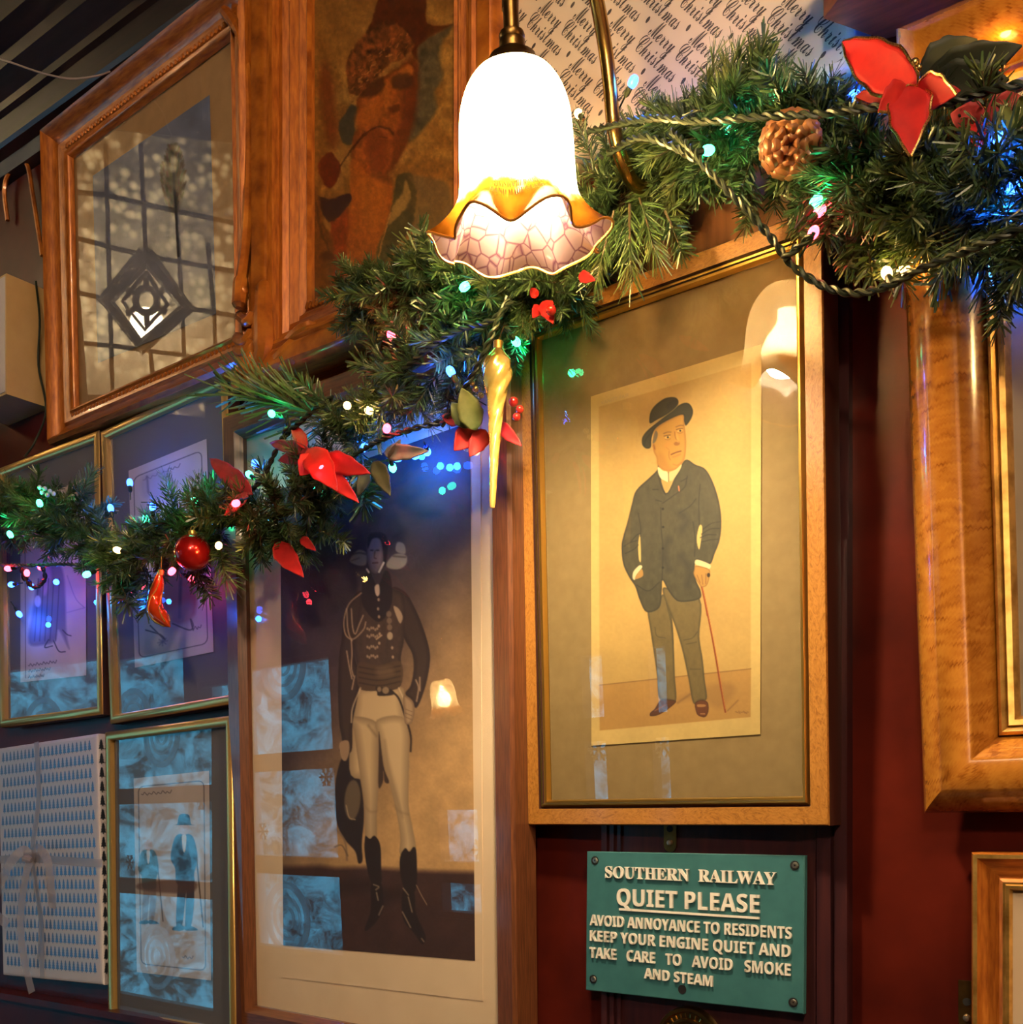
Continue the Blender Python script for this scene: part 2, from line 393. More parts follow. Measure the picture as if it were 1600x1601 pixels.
class Canvas:
    """flat artwork: layers of soft-edged shapes evaluated at every vertex of a fine sheet"""
    def __init__(s, U, V, base):
        s.U, s.V = U, V; s.c = np.ones((len(U), 3)) * np.array(base, float); s.o = (0, 0, 1)
    def at(s, ox, oy, sc): s.o = (ox, oy, sc); return s
    def _t(s, pts): return np.array([(s.o[0] + x / s.o[2], s.o[1] + y / s.o[2]) for x, y in pts], float)
    def _smooth(s, p, n=5):
        m = len(p); out = []
        for i in range(m):
            p0, p1, p2, p3 = p[i - 1], p[i], p[(i + 1) % m], p[(i + 2) % m]
            for k in range(n):
                t = k / n
                out.append(.5 * (2 * p1 + (p2 - p0) * t + (2 * p0 - 5 * p1 + 4 * p2 - p3) * t * t + (3 * p1 - p0 - 3 * p2 + p3) * t ** 3))
        return np.array(out)
    def _blend(s, idx, a, col):
        col = np.array(col, float)
        if col.ndim == 1: col = col[None]
        s.c[idx] = s.c[idx] * (1 - a[:, None]) + col * a[:, None]
    def poly(s, pts, col, feather=.8, alpha=1.0, smooth=True, tex=0, edge=None):
        p = s._t(pts)
        if smooth and len(p) > 3: p = s._smooth(p)
        f = feather
        idx = np.where((s.U > p[:, 0].min() - f) & (s.U < p[:, 0].max() + f) & (s.V > p[:, 1].min() - f) & (s.V < p[:, 1].max() + f))[0]
        if not len(idx): return
        x, y = s.U[idx], s.V[idx]; ins = np.zeros(len(idx), bool); d2 = np.full(len(idx), 1e9)
        for i in range(len(p)):
            ax, ay = p[i - 1]; bx, by = p[i]
            dx, dy = bx - ax, by - ay; l2 = dx * dx + dy * dy + 1e-9
            t = np.clip(((x - ax) * dx + (y - ay) * dy) / l2, 0, 1)
            d2 = np.minimum(d2, (x - ax - t * dx) ** 2 + (y - ay - t * dy) ** 2)
            cr = (ay > y) != (by > y)
            if abs(dy) > 1e-9: ins ^= cr & (x < ax + (y - ay) * dx / dy)
        sd = np.where(ins, 1, -1) * np.sqrt(d2)
        a = np.clip(.5 + sd / (2 * f) if f > 0 else ins, 0, 1) * alpha
        colr = np.array(col, float)[None] * np.ones((len(idx), 1))
        if tex: colr = colr * (1 + tex * (fbm(x / 6, y / 9, 3) - .5)[:, None] * 2)
        if edge is not None:
            k = np.clip(1 - sd / edge[1], 0, 1)[:, None] * edge[2]
            colr = colr * (1 - k) + np.array(edge[0], float)[None] * k
        s._blend(idx, a, colr)
    def stroke(s, pts, w, col, feather=.7, alpha=1.0, smooth=True):
        p = s._t(pts)
        if smooth and len(p) > 2:
            p = np.array([tuple(q)[:2] for q in spline([(a, b, 0) for a, b in p], 6)])
        g = w / 2 + feather
        idx = np.where((s.U > p[:, 0].min() - g) & (s.U < p[:, 0].max() + g) & (s.V > p[:, 1].min() - g) & (s.V < p[:, 1].max() + g))[0]
        if not len(idx): return
        x, y = s.U[idx], s.V[idx]; d2 = np.full(len(idx), 1e9)
        for i in range(1, len(p)):
            ax, ay = p[i - 1]; bx, by = p[i]; dx, dy = bx - ax, by - ay
            t = np.clip(((x - ax) * dx + (y - ay) * dy) / (dx * dx + dy * dy + 1e-9), 0, 1)
            d2 = np.minimum(d2, (x - ax - t * dx) ** 2 + (y - ay - t * dy) ** 2)
        a = np.clip(.5 + (w / 2 - np.sqrt(d2)) / (2 * feather), 0, 1) * alpha
        s._blend(idx, a, col)
    def ell(s, cx, cy, rx, ry, col, feather=1.0, alpha=1.0, rot=0, **k):
        c, q = math.cos(rot), math.sin(rot)
        s.poly([(cx + rx * math.cos(a) * c - ry * math.sin(a) * q, cy + rx * math.cos(a) * q + ry * math.sin(a) * c) for a in [2 * math.pi * i / 12 for i in range(12)]], col, feather, alpha, **k)
    def mottle(s, sx, sy, amt, seed=0):
        s.c *= (1 + amt * 2 * (fbm(s.U / sx, s.V / sy, seed) - .5))[:, None]
    def mix_noise(s, col, sx, sy, lo, hi, seed=0, amt=1.0):
        n = np.clip((fbm(s.U / sx, s.V / sy, seed) - lo) / (hi - lo), 0, 1) * amt
        s.c = s.c * (1 - n[:, None]) + np.array(col, float)[None] * n[:, None]

def plane_hit(MW, u, v, yl):
    o, d = ray(u, v)
    n = (MW.to_3x3() @ Vector((0, -1, 0))).normalized(); p0 = MW @ Vector((0, yl, 0))
    return MW.inverted() @ (o + d * ((p0 - o).dot(n) / d.dot(n)))

def art(name, parent, quad, yl, nx, ny, painter, base, m, gain=1.0, label=None):
    """sheet of flat artwork lying at depth yl inside a picture frame; quad = its four corners TL TR BR BL"""
    MW = parent.matrix_world if parent.parent is None else parent.parent.matrix_world
    c = [plane_hit(MW, *q, yl) for q in quad]
    a = np.linspace(0, 1, nx)[None, :, None]; b = np.linspace(0, 1, ny)[:, None, None]
    C = [np.array(x)[None, None] for x in c]
    pts = ((C[0] * (1 - a) + C[1] * a) * (1 - b) + (C[3] * (1 - a) + C[2] * a) * b).reshape(-1, 3)
    Wm = np.array(MW); wp = pts @ Wm[:3, :3].T + Wm[:3, 3]
    y = wp[:, 1] + D; z = wp[:, 2] - EYE; x = wp[:, 0]
    d = -.6 * x + .8 * y; U = 800 + F * (.8 * x + .6 * y) / d; V = VH - F * z / d
    cv = Canvas(U, V, base); painter(cv)
    srgb = np.clip(cv.c, 0, 255) / 255
    L = np.where(srgb <= .04045, srgb / 12.92, ((srgb + .055) / 1.055) ** 2.4) * gain
    I = np.arange(nx * ny).reshape(ny, nx)
    fa = np.stack([I[:-1, :-1], I[1:, :-1], I[1:, 1:], I[:-1, 1:]], -1).reshape(-1, 4)
    me = bpy.data.meshes.new(name)
    me.vertices.add(len(pts)); me.vertices.foreach_set('co', pts.ravel())
    me.loops.add(fa.size); me.loops.foreach_set('vertex_index', fa.ravel().astype(np.int32))
    me.polygons.add(len(fa)); me.polygons.foreach_set('loop_start', (np.arange(len(fa)) * 4).astype(np.int32))
    me.update(calc_edges=True)
    at = me.color_attributes.new('art', 'FLOAT_COLOR', 'POINT')
    at.data.foreach_set('color', np.concatenate([L, np.ones((len(L), 1))], 1).ravel().astype(np.float32))
    me.materials.append(m)
    o = bpy.data.objects.new(name, me); COL.objects.link(o); o.parent = parent
    if label: o['label'] = label
    return o

def flat_quad(name, parent, quad, yl, m, thick=.0008, label=None):
    MW = parent.matrix_world
    c = [plane_hit(MW, *q, yl) for q in quad]
    mb = MB(); b = [p + Vector((0, thick, 0)) for p in c]
    mb.add(c + b, [(0, 3, 2, 1), (4, 5, 6, 7), (0, 1, 5, 4), (1, 2, 6, 5), (2, 3, 7, 6), (3, 0, 4, 7)])
    return mb.build(name, m, parent, label=label)

# ------------------------------------------------------------------ lettering
def script_text(s): return ''.join(chr(0x1D4D0 + ord(c) - 65) if 'A' <= c <= 'Z' else chr(0x1D4EA + ord(c) - 97) if 'a' <= c <= 'z' else c for c in s)
def serif_text(s): return ''.join(chr(0x1D400 + ord(c) - 65) if 'A' <= c <= 'Z' else chr(0x1D41A + ord(c) - 97) if 'a' <= c <= 'z' else c for c in s)
def sans_text(s): return ''.join(chr(0x1D5D4 + ord(c) - 65) if 'A' <= c <= 'Z' else c for c in s)
def text_mesh(body, extrude=0.0, offset=0.0, res=3):
    c = bpy.data.curves.new('lettering', 'FONT'); c.body = body; c.extrude = extrude; c.offset = offset; c.resolution_u = res
    o = bpy.data.objects.new('lettering', c); COL.objects.link(o)
    bpy.context.view_layer.update()
    dg = bpy.context.evaluated_depsgraph_get()
    me = bpy.data.meshes.new_from_object(o.evaluated_get(dg))
    bpy.data.objects.remove(o); bpy.data.curves.remove(c)
    v = np.zeros(len(me.vertices) * 3); me.vertices.foreach_get('co', v)
    f = [tuple(p.vertices) for p in me.polygons]
    bpy.data.meshes.remove(me)
    return v.reshape(-1, 3), f
_E = {}
def cap_height(fn):
    if fn not in _E:
        v, f = text_mesh(fn('E')); _E[fn] = (v[:, 1].max() - v[:, 1].min(), v[:, 1].min())
    return _E[fn]

# ------------------------------------------------------------------ the room
mb = MB(); mb.box((-7.4, 0, 0), (2.4, .1, 3.7)); structure(mb.build('wall_back', M['maroon']))
mb = MB(); mb.box((-7.4, -2.72, -.05), (2.4, .1, 0)); structure(mb.build('floor', M['floor']))
mb = MB(); mb.box((-7.4, -2.72, 3.7), (2.4, .1, 3.75)); structure(mb.build('ceiling', M['ceiling']))
mb = MB(); mb.box((-7.5, -2.72, 0), (-7.4, .1, 3.7)); structure(mb.build('wall_left', M['maroon']))
mb = MB(); mb.box((2.4, -2.72, 0), (2.5, .1, 3.7)); structure(mb.build('wall_right', M['maroon']))
WINS = [(-6.75, -5.48, .18, 2.30), (-5.36, -4.44, .42, 2.06), (-3.72, -3.40, .70, 1.25), (-2.74, -2.57, .9, 1.84), (-2.40, -2.26, .9, 1.84)]
mb = MB(); y0, y1 = -2.72, -2.62
xs = -7.4
for x0, x1, z0, z1 in WINS:
    mb.box((xs, y0, 0), (x0, y1, 3.7)); mb.box((x0, y0, 0), (x1, y1, z0)); mb.box((x0, y0, z1), (x1, y1, 3.7)); xs = x1
mb.box((xs, y0, 0), (2.4, y1, 3.7))
structure(mb.build('wall_front', M['dark_wood']))
for k, (x0, x1, z0, z1) in enumerate(WINS):
    r = bpy.data.objects.new('window_%d' % (k + 1), None); COL.objects.link(r); r.location = ((x0 + x1) / 2, -2.66, z0); structure(r)
    w, h = x1 - x0, z1 - z0
    f = MB(); b = .03
    for a, c in (((-w / 2, -.03, 0), (-w / 2 + b, .03, h)), ((w / 2 - b, -.03, 0), (w / 2, .03, h)), ((-w / 2, -.03, 0), (w / 2, .03, b)), ((-w / 2, -.03, h - b), (w / 2, .03, h))): f.box(a, c)
    for zz in (.92, 1.50):
        if z0 + .2 < zz < z1 - .2: f.box((-w / 2, -.03, zz - z0 - .05), (w / 2, .03, zz - z0 + .05))
    f.build('window_frame', M['dark_wood'], r)
    g = MB(); g.box((-w / 2, -.004, 0), (w / 2, .0, h)); g.build('pane', M['win_glass'], r)
    if w > .6:
        for cx, cz in ((-.05, .30), (.02, 1.70)) if k == 0 else ((.0, 1.62), (-.08, .2)):
            q = MB()
            for rr in (.20, .185, .12, .06):
                q.tube([(cx + rr * math.cos(a), .01, cz + rr * math.sin(a)) for a in [2 * math.pi * i / 28 for i in range(28)]], .009 if rr != .185 else .016, 6, closed=True)
            q.build('glass_roundel', M['bullseye'], r, smooth=True)
        q = MB(); cx = w / 2 - .17   # a turned column standing just outside the pane
        q.lathe([(.07, 0), (.06, .1), (.055, h - .45), (.09, h - .42), (.10, h - .36), (.07, h - .34), (.07, h - .05)], 16, Matrix.Translation((cx, -.25, 0)))
        q.build('stone_column', mat('pale_stone', (.8, .85, .85), .6), r, smooth=True)
    q = MB()
    for cx, cz in ([(w * .36, .6 * h), (-w * .3, .42 * h)] if w > .3 else [(0, .55 * h)]):
        for a in range(6):
            an = a * math.pi / 3; dx, dz = math.cos(an), math.sin(an)
            q.tube([(cx, .006, cz), (cx + dx * .055, .006, cz + dz * .055)], .006, 4)
            for s in (-1, 1):
                bx, bz = cx + dx * .03, cz + dz * .03; a2 = an + s * .9
                q.tube([(bx, .006, bz), (bx + math.cos(a2) * .022, .006, bz + math.sin(a2) * .022)], .004, 4)
    q.build('snowflake_sticker', M['white_sticker'], r)

# pilaster behind the bowler-hatted print, its mouldings, and its upper part in a lamplit colour
mb = MB()
xl, xr = -.742, -.425
mb.box((xl, -.012, .2), (xr, 0, 1.95))
structure(mb.build('trim_1', M['pilaster']))
mb = MB()
for x0, x1, t in ((xl, xl + .008, .020), (xl + .011, xl + .017, .018), (xl + .021, xl + .026, .016), (xr - .05, xr - .036, .017), (xr - .033, xr - .017, .022), (xr - .014, xr, .018)):
    mb.box((x0, -t, .2), (x1, -.012, 1.62))
structure(mb.build('trim_2', M['pilaster']))
mb = MB(); mb.box((-.79, -.022, 1.93), (-.36, 0, 2.10)); structure(mb.build('trim_3', M['pilaster_lit']))
# cornice over the upper left, stepped mouldings
mb = MB()
prof = [(0, 2.655), (.02, 2.66), (.03, 2.68), (.05, 2.684), (.055, 2.69), (.062, 2.728), (.072, 2.732), (.075, 2.745), (.11, 2.765), (.115, 2.785), (.15, 2.80), (.16, 2.85), (.22, 2.90), (.23, 2.96), (.33, 3.04), (.34, 3.7), (0, 3.7)]
for a, b in zip(prof, prof[1:]):
    mb.add([(-7.4, -a[0], a[1]), (-1.30, -a[0], a[1]), (-1.30, -b[0], b[1]), (-7.4, -b[0], b[1])], [(0, 1, 2, 3)])
mb.add([(-1.30, -a, b) for a, b in prof], [tuple(range(len(prof)))])
structure(mb.build('trim_4', M['cornice']))
# low dark rail along the lower left edge
mb = MB(); a, b = P(-200, 1600, .0), P(180, 1600, .0)
mb.box((-3.2, -.03, .86), (-1.50, 0, .965)); mb.box((-3.2, -.045, .955), (-1.50, 0, .968))
structure(mb.build('trim_5', M['maroon']))
# dark block under the ceiling at the top right
mb = MB(); z = 2.15
pl = [(-.424, -.090), (-.384, -.022), (-.30, 0), (.6, 0), (.6, -.16), (-.33, -.16)]
mb.add([(x, y, z) for x, y in pl] + [(x - (.0 if i else .0), y, z + .5) for i, (x, y) in enumerate(pl)],
       [tuple(range(6))[::-1], tuple(range(6, 12))] + [(i, (i + 1) % 6, (i + 1) % 6 + 6, i + 6) for i in range(6)])
mb.box((-.43, -.165, z + .035), (.6, -.08, z + .06))
structure(mb.build('trim_6', M['dark_block']))

# ------------------------------------------------------------------ framed pictures
def picture(name, label, pose, w, h, prof, mis, mats, cat='framed picture', group=None):
    t = thing(name, label, cat, pose_matrix(*pose), group)
    mb = MB(); mb.moulding(w, h, prof, mis)
    mb.build('frame_moulding', mats, t, smooth=True)
    back = MB(); d = prof[0][0]; y = -prof[0][1]
    back.box((-w / 2 + .01, y - .004, -h / 2 + .01), (w / 2 - .01, y - .001, h / 2 - .01)); back.build('backing_board', M['dark_side'], t)
    bpy.context.view_layer.update()
    return t
def pane(t, w, h, y):
    mb = MB(); mb.add([(-w / 2, y, h / 2), (w / 2, y, h / 2), (w / 2, y, -h / 2), (-w / 2, y, -h / 2)], [(0, 3, 2, 1)])
    return mb.build('glass_pane', M['glass'], t)
def mount(t, w, h, y, m):
    mb = MB(); mb.box((-w / 2, y, -h / 2), (w / 2, y + .002, h / 2)); return mb.build('mount_board', m, t)

# --- upper left: moulded walnut frame with a pale-blue picture of one tree
ul = picture('framed_picture', 'moulded brown frame high on the left with a lone tree in a pale blue picture', (-1.6745, .04, 2.3465, 2.32, 1.81, -3.93), .6545, .599,
             [(0, -.018), (0, .026), (.006, .033), (.012, .028), (.017, .018), (.032, .008), (.037, .013), (.041, .012), (.052, .008), (.056, .012), (.060, .010), (.063, .004), (.065, -.004)],
             None, M['gilt_wood'])
for k in range(2):      # pressed ornament band along the inner rail
    mb = MB()
    for i in range(46):
        x = -.262 + i * .524 / 45
        for z in ((.2525 if k == 0 else -.2525),):
            mb.lathe([(.0001, .004), (.0035, .003), (.0045, 0)], 6, Matrix.Translation((x, -.0095, z)) @ Matrix.Rotation(R(90), 4, 'X'))
    mb.build('bead_band', M['gilt_wood'], ul, smooth=True)
mount(ul, .53, .475, .006, M['mount_brown'])
def paint_tree(c):
    v = np.clip((c.V - 150) / 420, 0, 1)[:, None]
    c.c = np.array([92, 98, 122.]) * (1 - v) + np.array([120, 112, 108.]) * v
    c.mottle(30, 30, .16, 2)
    c.at(0, 0, 1)
    c.poly([(270, 226), (280, 250), (288, 285), (282, 318), (272, 334), (262, 318), (255, 285), (260, 250)], (66, 60, 50), 5, .85)
    for k in range(240):
        a = random.uniform(-1, 1); y = 232 + 95 * random.random() ** .9
        wd = 18 * max(.1, math.sin(math.pi * min(1, max(0.03, (y - 226) / 108))) ** .7)
        x = 271 + a * wd
        c.stroke([(x, y), (x + a * 3, y - random.uniform(4, 10))], random.uniform(1, 3), (random.uniform(50, 85), random.uniform(46, 72), random.uniform(40, 60)), .9, .7, smooth=False)
    c.stroke([(270, 240), (273, 300), (276, 345), (279, 400)], 4, (52, 50, 55), 1, .9)
    c.poly([(140, 520), (240, 470), (345, 440), (345, 520), (140, 600)], (96, 90, 84), 12, .7)
art('picture_sheet', ul, [(145, 275), (328, 148), (338, 490), (153, 568)], .004, 170, 240, paint_tree, (100, 100, 110), M['print'], 1.3)
pane(ul, .522, .467, .001)

# --- the three little gilt frames and their cartoon cards
SMALL = [(0, -.024), (0, .0), (.002, .003), (.006, .005), (.012, .0045), (.0162, .001), (.0166, -.007)]
SMI = [1, 0, 0, 0, 0, 0]
def card(t, quad, painter, lab):
    art('printed_card', t, quad, .0065, 150, 330, painter, (190, 172, 158), M['print'], 1.15, lab)
def line_border(c, q, inset=.06):
    pass
def card_round(c, TL, TR, BR, BL, k=.07):
    def pt(a, b): 
        p = [TL[i] * (1 - a) + TR[i] * a for i in (0, 1)]; q = [BL[i] * (1 - a) + BR[i] * a for i in (0, 1)]
        return (p[0] * (1 - b) + q[0] * b, p[1] * (1 - b) + q[1] * b)
    x0, x1, y0, y1 = .06, .93, .045, .955; r = .07; ry = .028
    pts = []
    for cx, cy, s in ((x1 - r, y0 + ry, -90), (x1 - r, y1 - ry, 0), (x0 + r, y1 - ry, 90), (x0 + r, y0 + ry, 180)):
        for a in (0, 30, 60, 90):
            an = R(s + a); pts.append(pt(cx + r * math.cos(an), cy + ry * math.sin(an)))
    c.at(0, 0, 1); c.stroke(pts + [pts[0]], 1.3, (70, 62, 66), .6, .9, smooth=False)
    return pt
def scribble(c, pt, x, y, w, n=7, col=(70, 60, 66)):
    p = []
    for i in range(n * 3):
        p.append(pt(x + w * i / (n * 3), y + .006 * math.sin(i * 2.1) + .003 * math.sin(i * 5.3)))
    c.at(0, 0, 1); c.stroke(p, 1.0, col, .6, .85)
def sketch_man(c, ox, oy, s, coat=(70, 70, 92), legs=(150, 135, 130), hat=True):
    c.at(ox, oy, 1 / s)
    c.poly([(-3, 36), (7, 36), (9, 66), (6, 92), (1, 92), (2, 60), (-2, 92), (-7, 92), (-6, 60)], legs, .8, .95)
    c.poly([(-9, 92), (-1, 91), (-1, 95), (-10, 95)], (60, 50, 50), .6); c.poly([(1, 91), (8, 92), (12, 95), (1, 95)], (60, 50, 50), .6)
    c.poly([(-8, 12), (0, 9), (8, 12), (12, 30), (9, 44), (8, 54), (-6, 54), (-8, 40), (-12, 30)], coat, .8, .95)
    c.poly([(-2, 11), (2, 11), (1, 24), (-1, 24)], (215, 205, 195), .5)
    c.ell(0, 4, 4.6, 6, (200, 165, 145), .6)
    if hat: c.poly([(-6, 0), (-4, -8), (4, -8), (6, 0), (8, 1), (-8, 1)], (60, 52, 56), .6)
    c.stroke([(11, 30), (17, 92)], 1.2 * s, (90, 70, 60), .6)
def paint_cardB(c):
    c.mottle(40, 60, .08, 4)
    pt = card_round(c, (201, 736), (323, 686), (334, 1019), (211, 1044)); scribble(c, pt, .18, .075, .5)
    c.poly([(222, 745), (262, 735), (255, 775), (225, 778)], (150, 132, 130), 4, .5)
    c.stroke([(230, 745), (232, 770)], 3, (90, 80, 86), 1.5, .6)
    c.poly([(255, 880), (300, 870), (305, 960), (262, 968)], (150, 70, 66), 3, .8)
    c.stroke([(283, 890), (281, 965)], 5, (80, 52, 58), 1.5, .8)
    c.poly([(245, 965), (300, 940), (300, 975), (265, 990)], (140, 130, 135), 6, .6)
    for q in ([(228, 985), (250, 992), (258, 1000), (247, 990), (235, 978)], [(270, 975), (296, 985), (302, 978), (298, 968), (302, 985)]): c.stroke(q, 2.2, (66, 58, 66), .8, .8)
    scribble(c, pt, .75, .87, .12, 3)
    for a in range(4): c.stroke([pt(.36 - .06 * math.cos(a * .8), .90 - .02 * math.sin(a * .8)), pt(.36 + .06 * math.cos(a * .8), .90 + .02 * math.sin(a * .8))], 2, (110, 104, 116), .8, .6)
def paint_cardA(c):
    c.mottle(40, 60, .08, 5)
    c.at(0, 0, 1)
    c.stroke([(39, 800), (40, 1060)], 1.2, (110, 90, 90), .5)
    c.poly([(60, 910), (84, 880), (100, 900), (104, 990), (108, 1015), (92, 985), (86, 1002), (70, 1008), (45, 1005), (52, 950)], (118, 104, 112), 2.2, .85)
    c.poly([(62, 880), (74, 870), (80, 905), (68, 930)], (210, 150, 180), 3, .7)
    for x in (60, 68, 76, 84, 93): c.stroke([(x, 905), (x - 3, 960), (x - 6, 1002)], 1.5, (78, 66, 76), .8, .8)
    for q in ([(76, 1000), (70, 1012), (82, 1010)], [(84, 1002), (92, 1018), (102, 1019)], [(98, 985), (105, 992), (111, 994)]): c.stroke(q, 1.6, (66, 58, 66), .7)
    c.ell(59, 940, 5, 9, (205, 196, 200), 1.2, .8)
    c.stroke([(105, 900), (118, 935), (132, 950)], 1.2, (140, 128, 134), .8); c.stroke([(104, 958), (133, 950)], 1.2, (150, 138, 140), .8)
    def pt(a, b): return (32 + 102 * a, (790 - 43 * a) * (1 - b) + (1067 - 11 * a) * b)
    for k in range(3): scribble(c, pt, .12, .91 + .033 * k, .45 - .1 * k, 9)
def paint_cardC(c):
    c.mottle(40, 60, .08, 6)
    pt = card_round(c, (209, 1217), (327, 1205), (330, 1533), (214, 1520)); scribble(c, pt, .1, .085, .42)
    sketch_man(c, 288, 1288, 1.75, (60, 66, 88), (66, 60, 70))
    sketch_man(c, 232, 1316, 1.35, (84, 100, 104), (140, 120, 110), False)
    c.at(0, 0, 1); c.poly([(222, 1380), (300, 1375), (298, 1396), (222, 1392)], (96, 66, 58), 2, .7)
    scribble(c, pt, .62, .90, .16, 3)
gilt = [M['silver_gilt'], M['dark_side']]
fA = picture('framed_card', 'small gilt framed cartoon card at the far left edge above the gift-wrapped picture', (-2.014, .032, 1.780, .2, -.9, 1.5), .351, .533, SMALL, SMI, gilt, group=None)
mount(fA, .335, .517, .008, M['mount_grey']); card(fA, [(32, 790), (134, 747), (135, 1056), (32, 1067)], paint_cardA, 'pale card with a sketch of a robed figure'); pane(fA, .327, .509, .005)
fB = picture('framed_card', 'small gilt framed round-cornered card just below the moulded tree picture', (-1.635, .032, 1.776, 1.0, -1.76, -1.47), .376, .546, SMALL, SMI, gilt)
mount(fB, .360, .530, .008, M['mount_grey']); card(fB, [(201, 736), (323, 686), (334, 1019), (211, 1044)], paint_cardB, 'pale card with a thin rounded border line'); pane(fB, .352, .522, .005)
fC = picture('framed_card', 'small gilt framed card of a blue coated man, right of the gift-wrapped picture', (-1.631, .032, 1.219, .2, -.9, -2.4), .386, .534, SMALL, SMI, gilt)
mount(fC, .370, .518, .008, M['mount_grey']); card(fC, [(209, 1217), (327, 1205), (330, 1533), (214, 1520)], paint_cardC, 'pale card showing a man in a blue coat'); pane(fC, .362, .510, .005)

# --- tall print of an officer
of = picture('framed_print', 'tall framed print of an officer in dark tunic and white breeches', (-1.147, .046, 1.469, 1.87, .75, -2.76), .607, 1.003,
             [(0, -.034), (0, .008), (.004, .013), (.030, .012), (.035, .007), (.038, .003), (.040, .001), (.040, -.006)], None, M['brown_frame'])
mount(of, .535, .931, .008, M['mount_cream'])
flat_quad('paper_sheet', of, [(426, 700), (751, 580), (755, 1565), (440, 1528)], .0072, M['mount_cream'])
def paint_officer(c):
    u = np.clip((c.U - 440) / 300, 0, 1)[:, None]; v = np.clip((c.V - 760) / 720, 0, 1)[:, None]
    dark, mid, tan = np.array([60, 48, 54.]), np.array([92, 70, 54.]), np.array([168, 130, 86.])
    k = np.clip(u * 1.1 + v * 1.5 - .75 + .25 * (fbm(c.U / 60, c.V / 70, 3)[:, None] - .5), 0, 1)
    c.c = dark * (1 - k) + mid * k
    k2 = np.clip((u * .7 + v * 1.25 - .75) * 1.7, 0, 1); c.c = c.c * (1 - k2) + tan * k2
    c.at(500, 1130, 4.327)
    c.poly([(-300, 975), (0, 965), (110, 980), (320, 975), (660, 1000), (1100, 1010), (1200, 1800), (-400, 1800)], (56, 36, 34), 5, 1, smooth=False)
    c.mottle(25, 25, .12, 9); c.mottle(3, 3, .05, 11)
    c.poly([(120, 1080), (330, 1060), (330, 1130), (90, 1170)], (38, 24, 24), 8, .7); c.poly([(430, 1130), (560, 1120), (560, 1180), (420, 1230)], (38, 24, 24), 8, .7)
    # cloak and hat held in the hand
    c.poly([(150, 240), (190, 180), (250, 290), (290, 480), (300, 640), (285, 820), (290, 930), (262, 950), (240, 870), (170, 790), (120, 690), (105, 560), (108, 400), (130, 290)], (38, 28, 30), 1.2)
    c.ell(222, 522, 54, 135, (92, 76, 60), 1.4, .95, .06); c.stroke([(180, 560), (200, 640), (240, 655)], 1.5, (150, 125, 95), .8)
    c.stroke([(110, 720), (170, 800), (185, 930)], 3, (110, 88, 70), 1.2, .8); c.stroke([(100, 840), (150, 830), (190, 900)], 2, (90, 72, 60), 1, .8)
    # breeches
    br, brs = (176, 148, 112), (112, 90, 68)
    c.at(500, 820, 4.85)
    c.poly([(305, 1235), (610, 1225), (640, 1360), (668, 1650), (660, 1900), (430, 1760), (420, 1900), (236, 1900), (240, 1560), (262, 1380)], br, .9, edge=(brs, 14, .7))
    c.at(500, 1130, 4.327)
    c.poly([(215, -40), (388, 0), (400, 180), (396, 450), (386, 640), (382, 790), (312, 790), (300, 540), (268, 320), (232, 60)], br, .9, edge=(brs, 14, .75))
    c.poly([(388, -20), (585, -20), (602, 300), (602, 560), (626, 700), (648, 870), (545, 890), (545, 760), (500, 520), (440, 300), (400, 120)], br, .9, edge=(brs, 13, .7))
    c.poly([(402, 60), (432, 290), (470, 400), (440, 400), (432, 330), (428, 400), (398, 435), (400, 200)], (52, 38, 34), .9, .95)
    for p, a in (([(330, 20), (360, 60), (385, 90)], .6), ([(300, 560), (340, 600), (385, 600)], .35), ([(505, 560), (540, 600), (600, 620)], .35), ([(440, 120), (470, 320), (560, 640)], .3)): c.stroke(p, 4, brs, 2, a)
    # boots
    bo = (34, 24, 26)
    c.poly([(305, 790), (312, 765), (340, 785), (372, 765), (410, 830), (416, 1000), (415, 1080), (352, 1082), (318, 970), (303, 860)], bo, .9)
    c.poly([(350, 1075), (415, 1080), (432, 1230), (405, 1315), (330, 1400), (305, 1392), (345, 1270)], bo, .9)
    c.poly([(545, 905), (578, 848), (606, 872), (636, 840), (655, 880), (657, 1080), (636, 1150), (580, 1140), (545, 1010)], bo, .9)
    c.poly([(565, 1140), (640, 1150), (652, 1290), (716, 1440), (695, 1500), (640, 1425), (575, 1350), (556, 1270)], bo, .9)
    for p in ([(365, 1095), (400, 1110), (380, 1130)], [(385, 1150), (395, 1200)], [(400, 1300), (428, 1240)], [(565, 1120), (600, 1165)], [(600, 1180), (625, 1280)], [(560, 1280), (615, 1385)], [(690, 1460), (705, 1480)]): c.stroke(p, 1.8, (150, 128, 104), .9, .75)
    c.stroke([(655, 1100), (690, 1170), (725, 1230)], 1.3, (130, 108, 84), .7)
    # tunic
    co, sh = (58, 44, 40), (36, 26, 28)
    c.at(500, 820, 4.85)
    c.poly([(320, 505), (225, 590), (178, 720), (168, 860), (148, 1000), (140, 1250), (148, 1500), (170, 1640), (150, 1720), (240, 1720), (250, 1500), (300, 1240), (290, 1100), (262, 950), (330, 700)], co, .9, edge=(sh, 7, .7))
    c.poly([(550, 480), (645, 510), (705, 600), (780, 770), (832, 950), (832, 1080), (795, 1250), (735, 1390), (690, 1330), (650, 1280), (690, 1220), (712, 1100), (702, 980), (640, 860), (560, 640)], co, .9, edge=(sh, 7, .7))
    c.poly([(325, 505), (420, 480), (550, 480), (640, 560), (640, 860), (615, 1010), (612, 1225), (450, 1260), (300, 1240), (292, 1100), (262, 900), (300, 650)], (66, 50, 44), .9, tex=.12, edge=(sh, 7, .5))
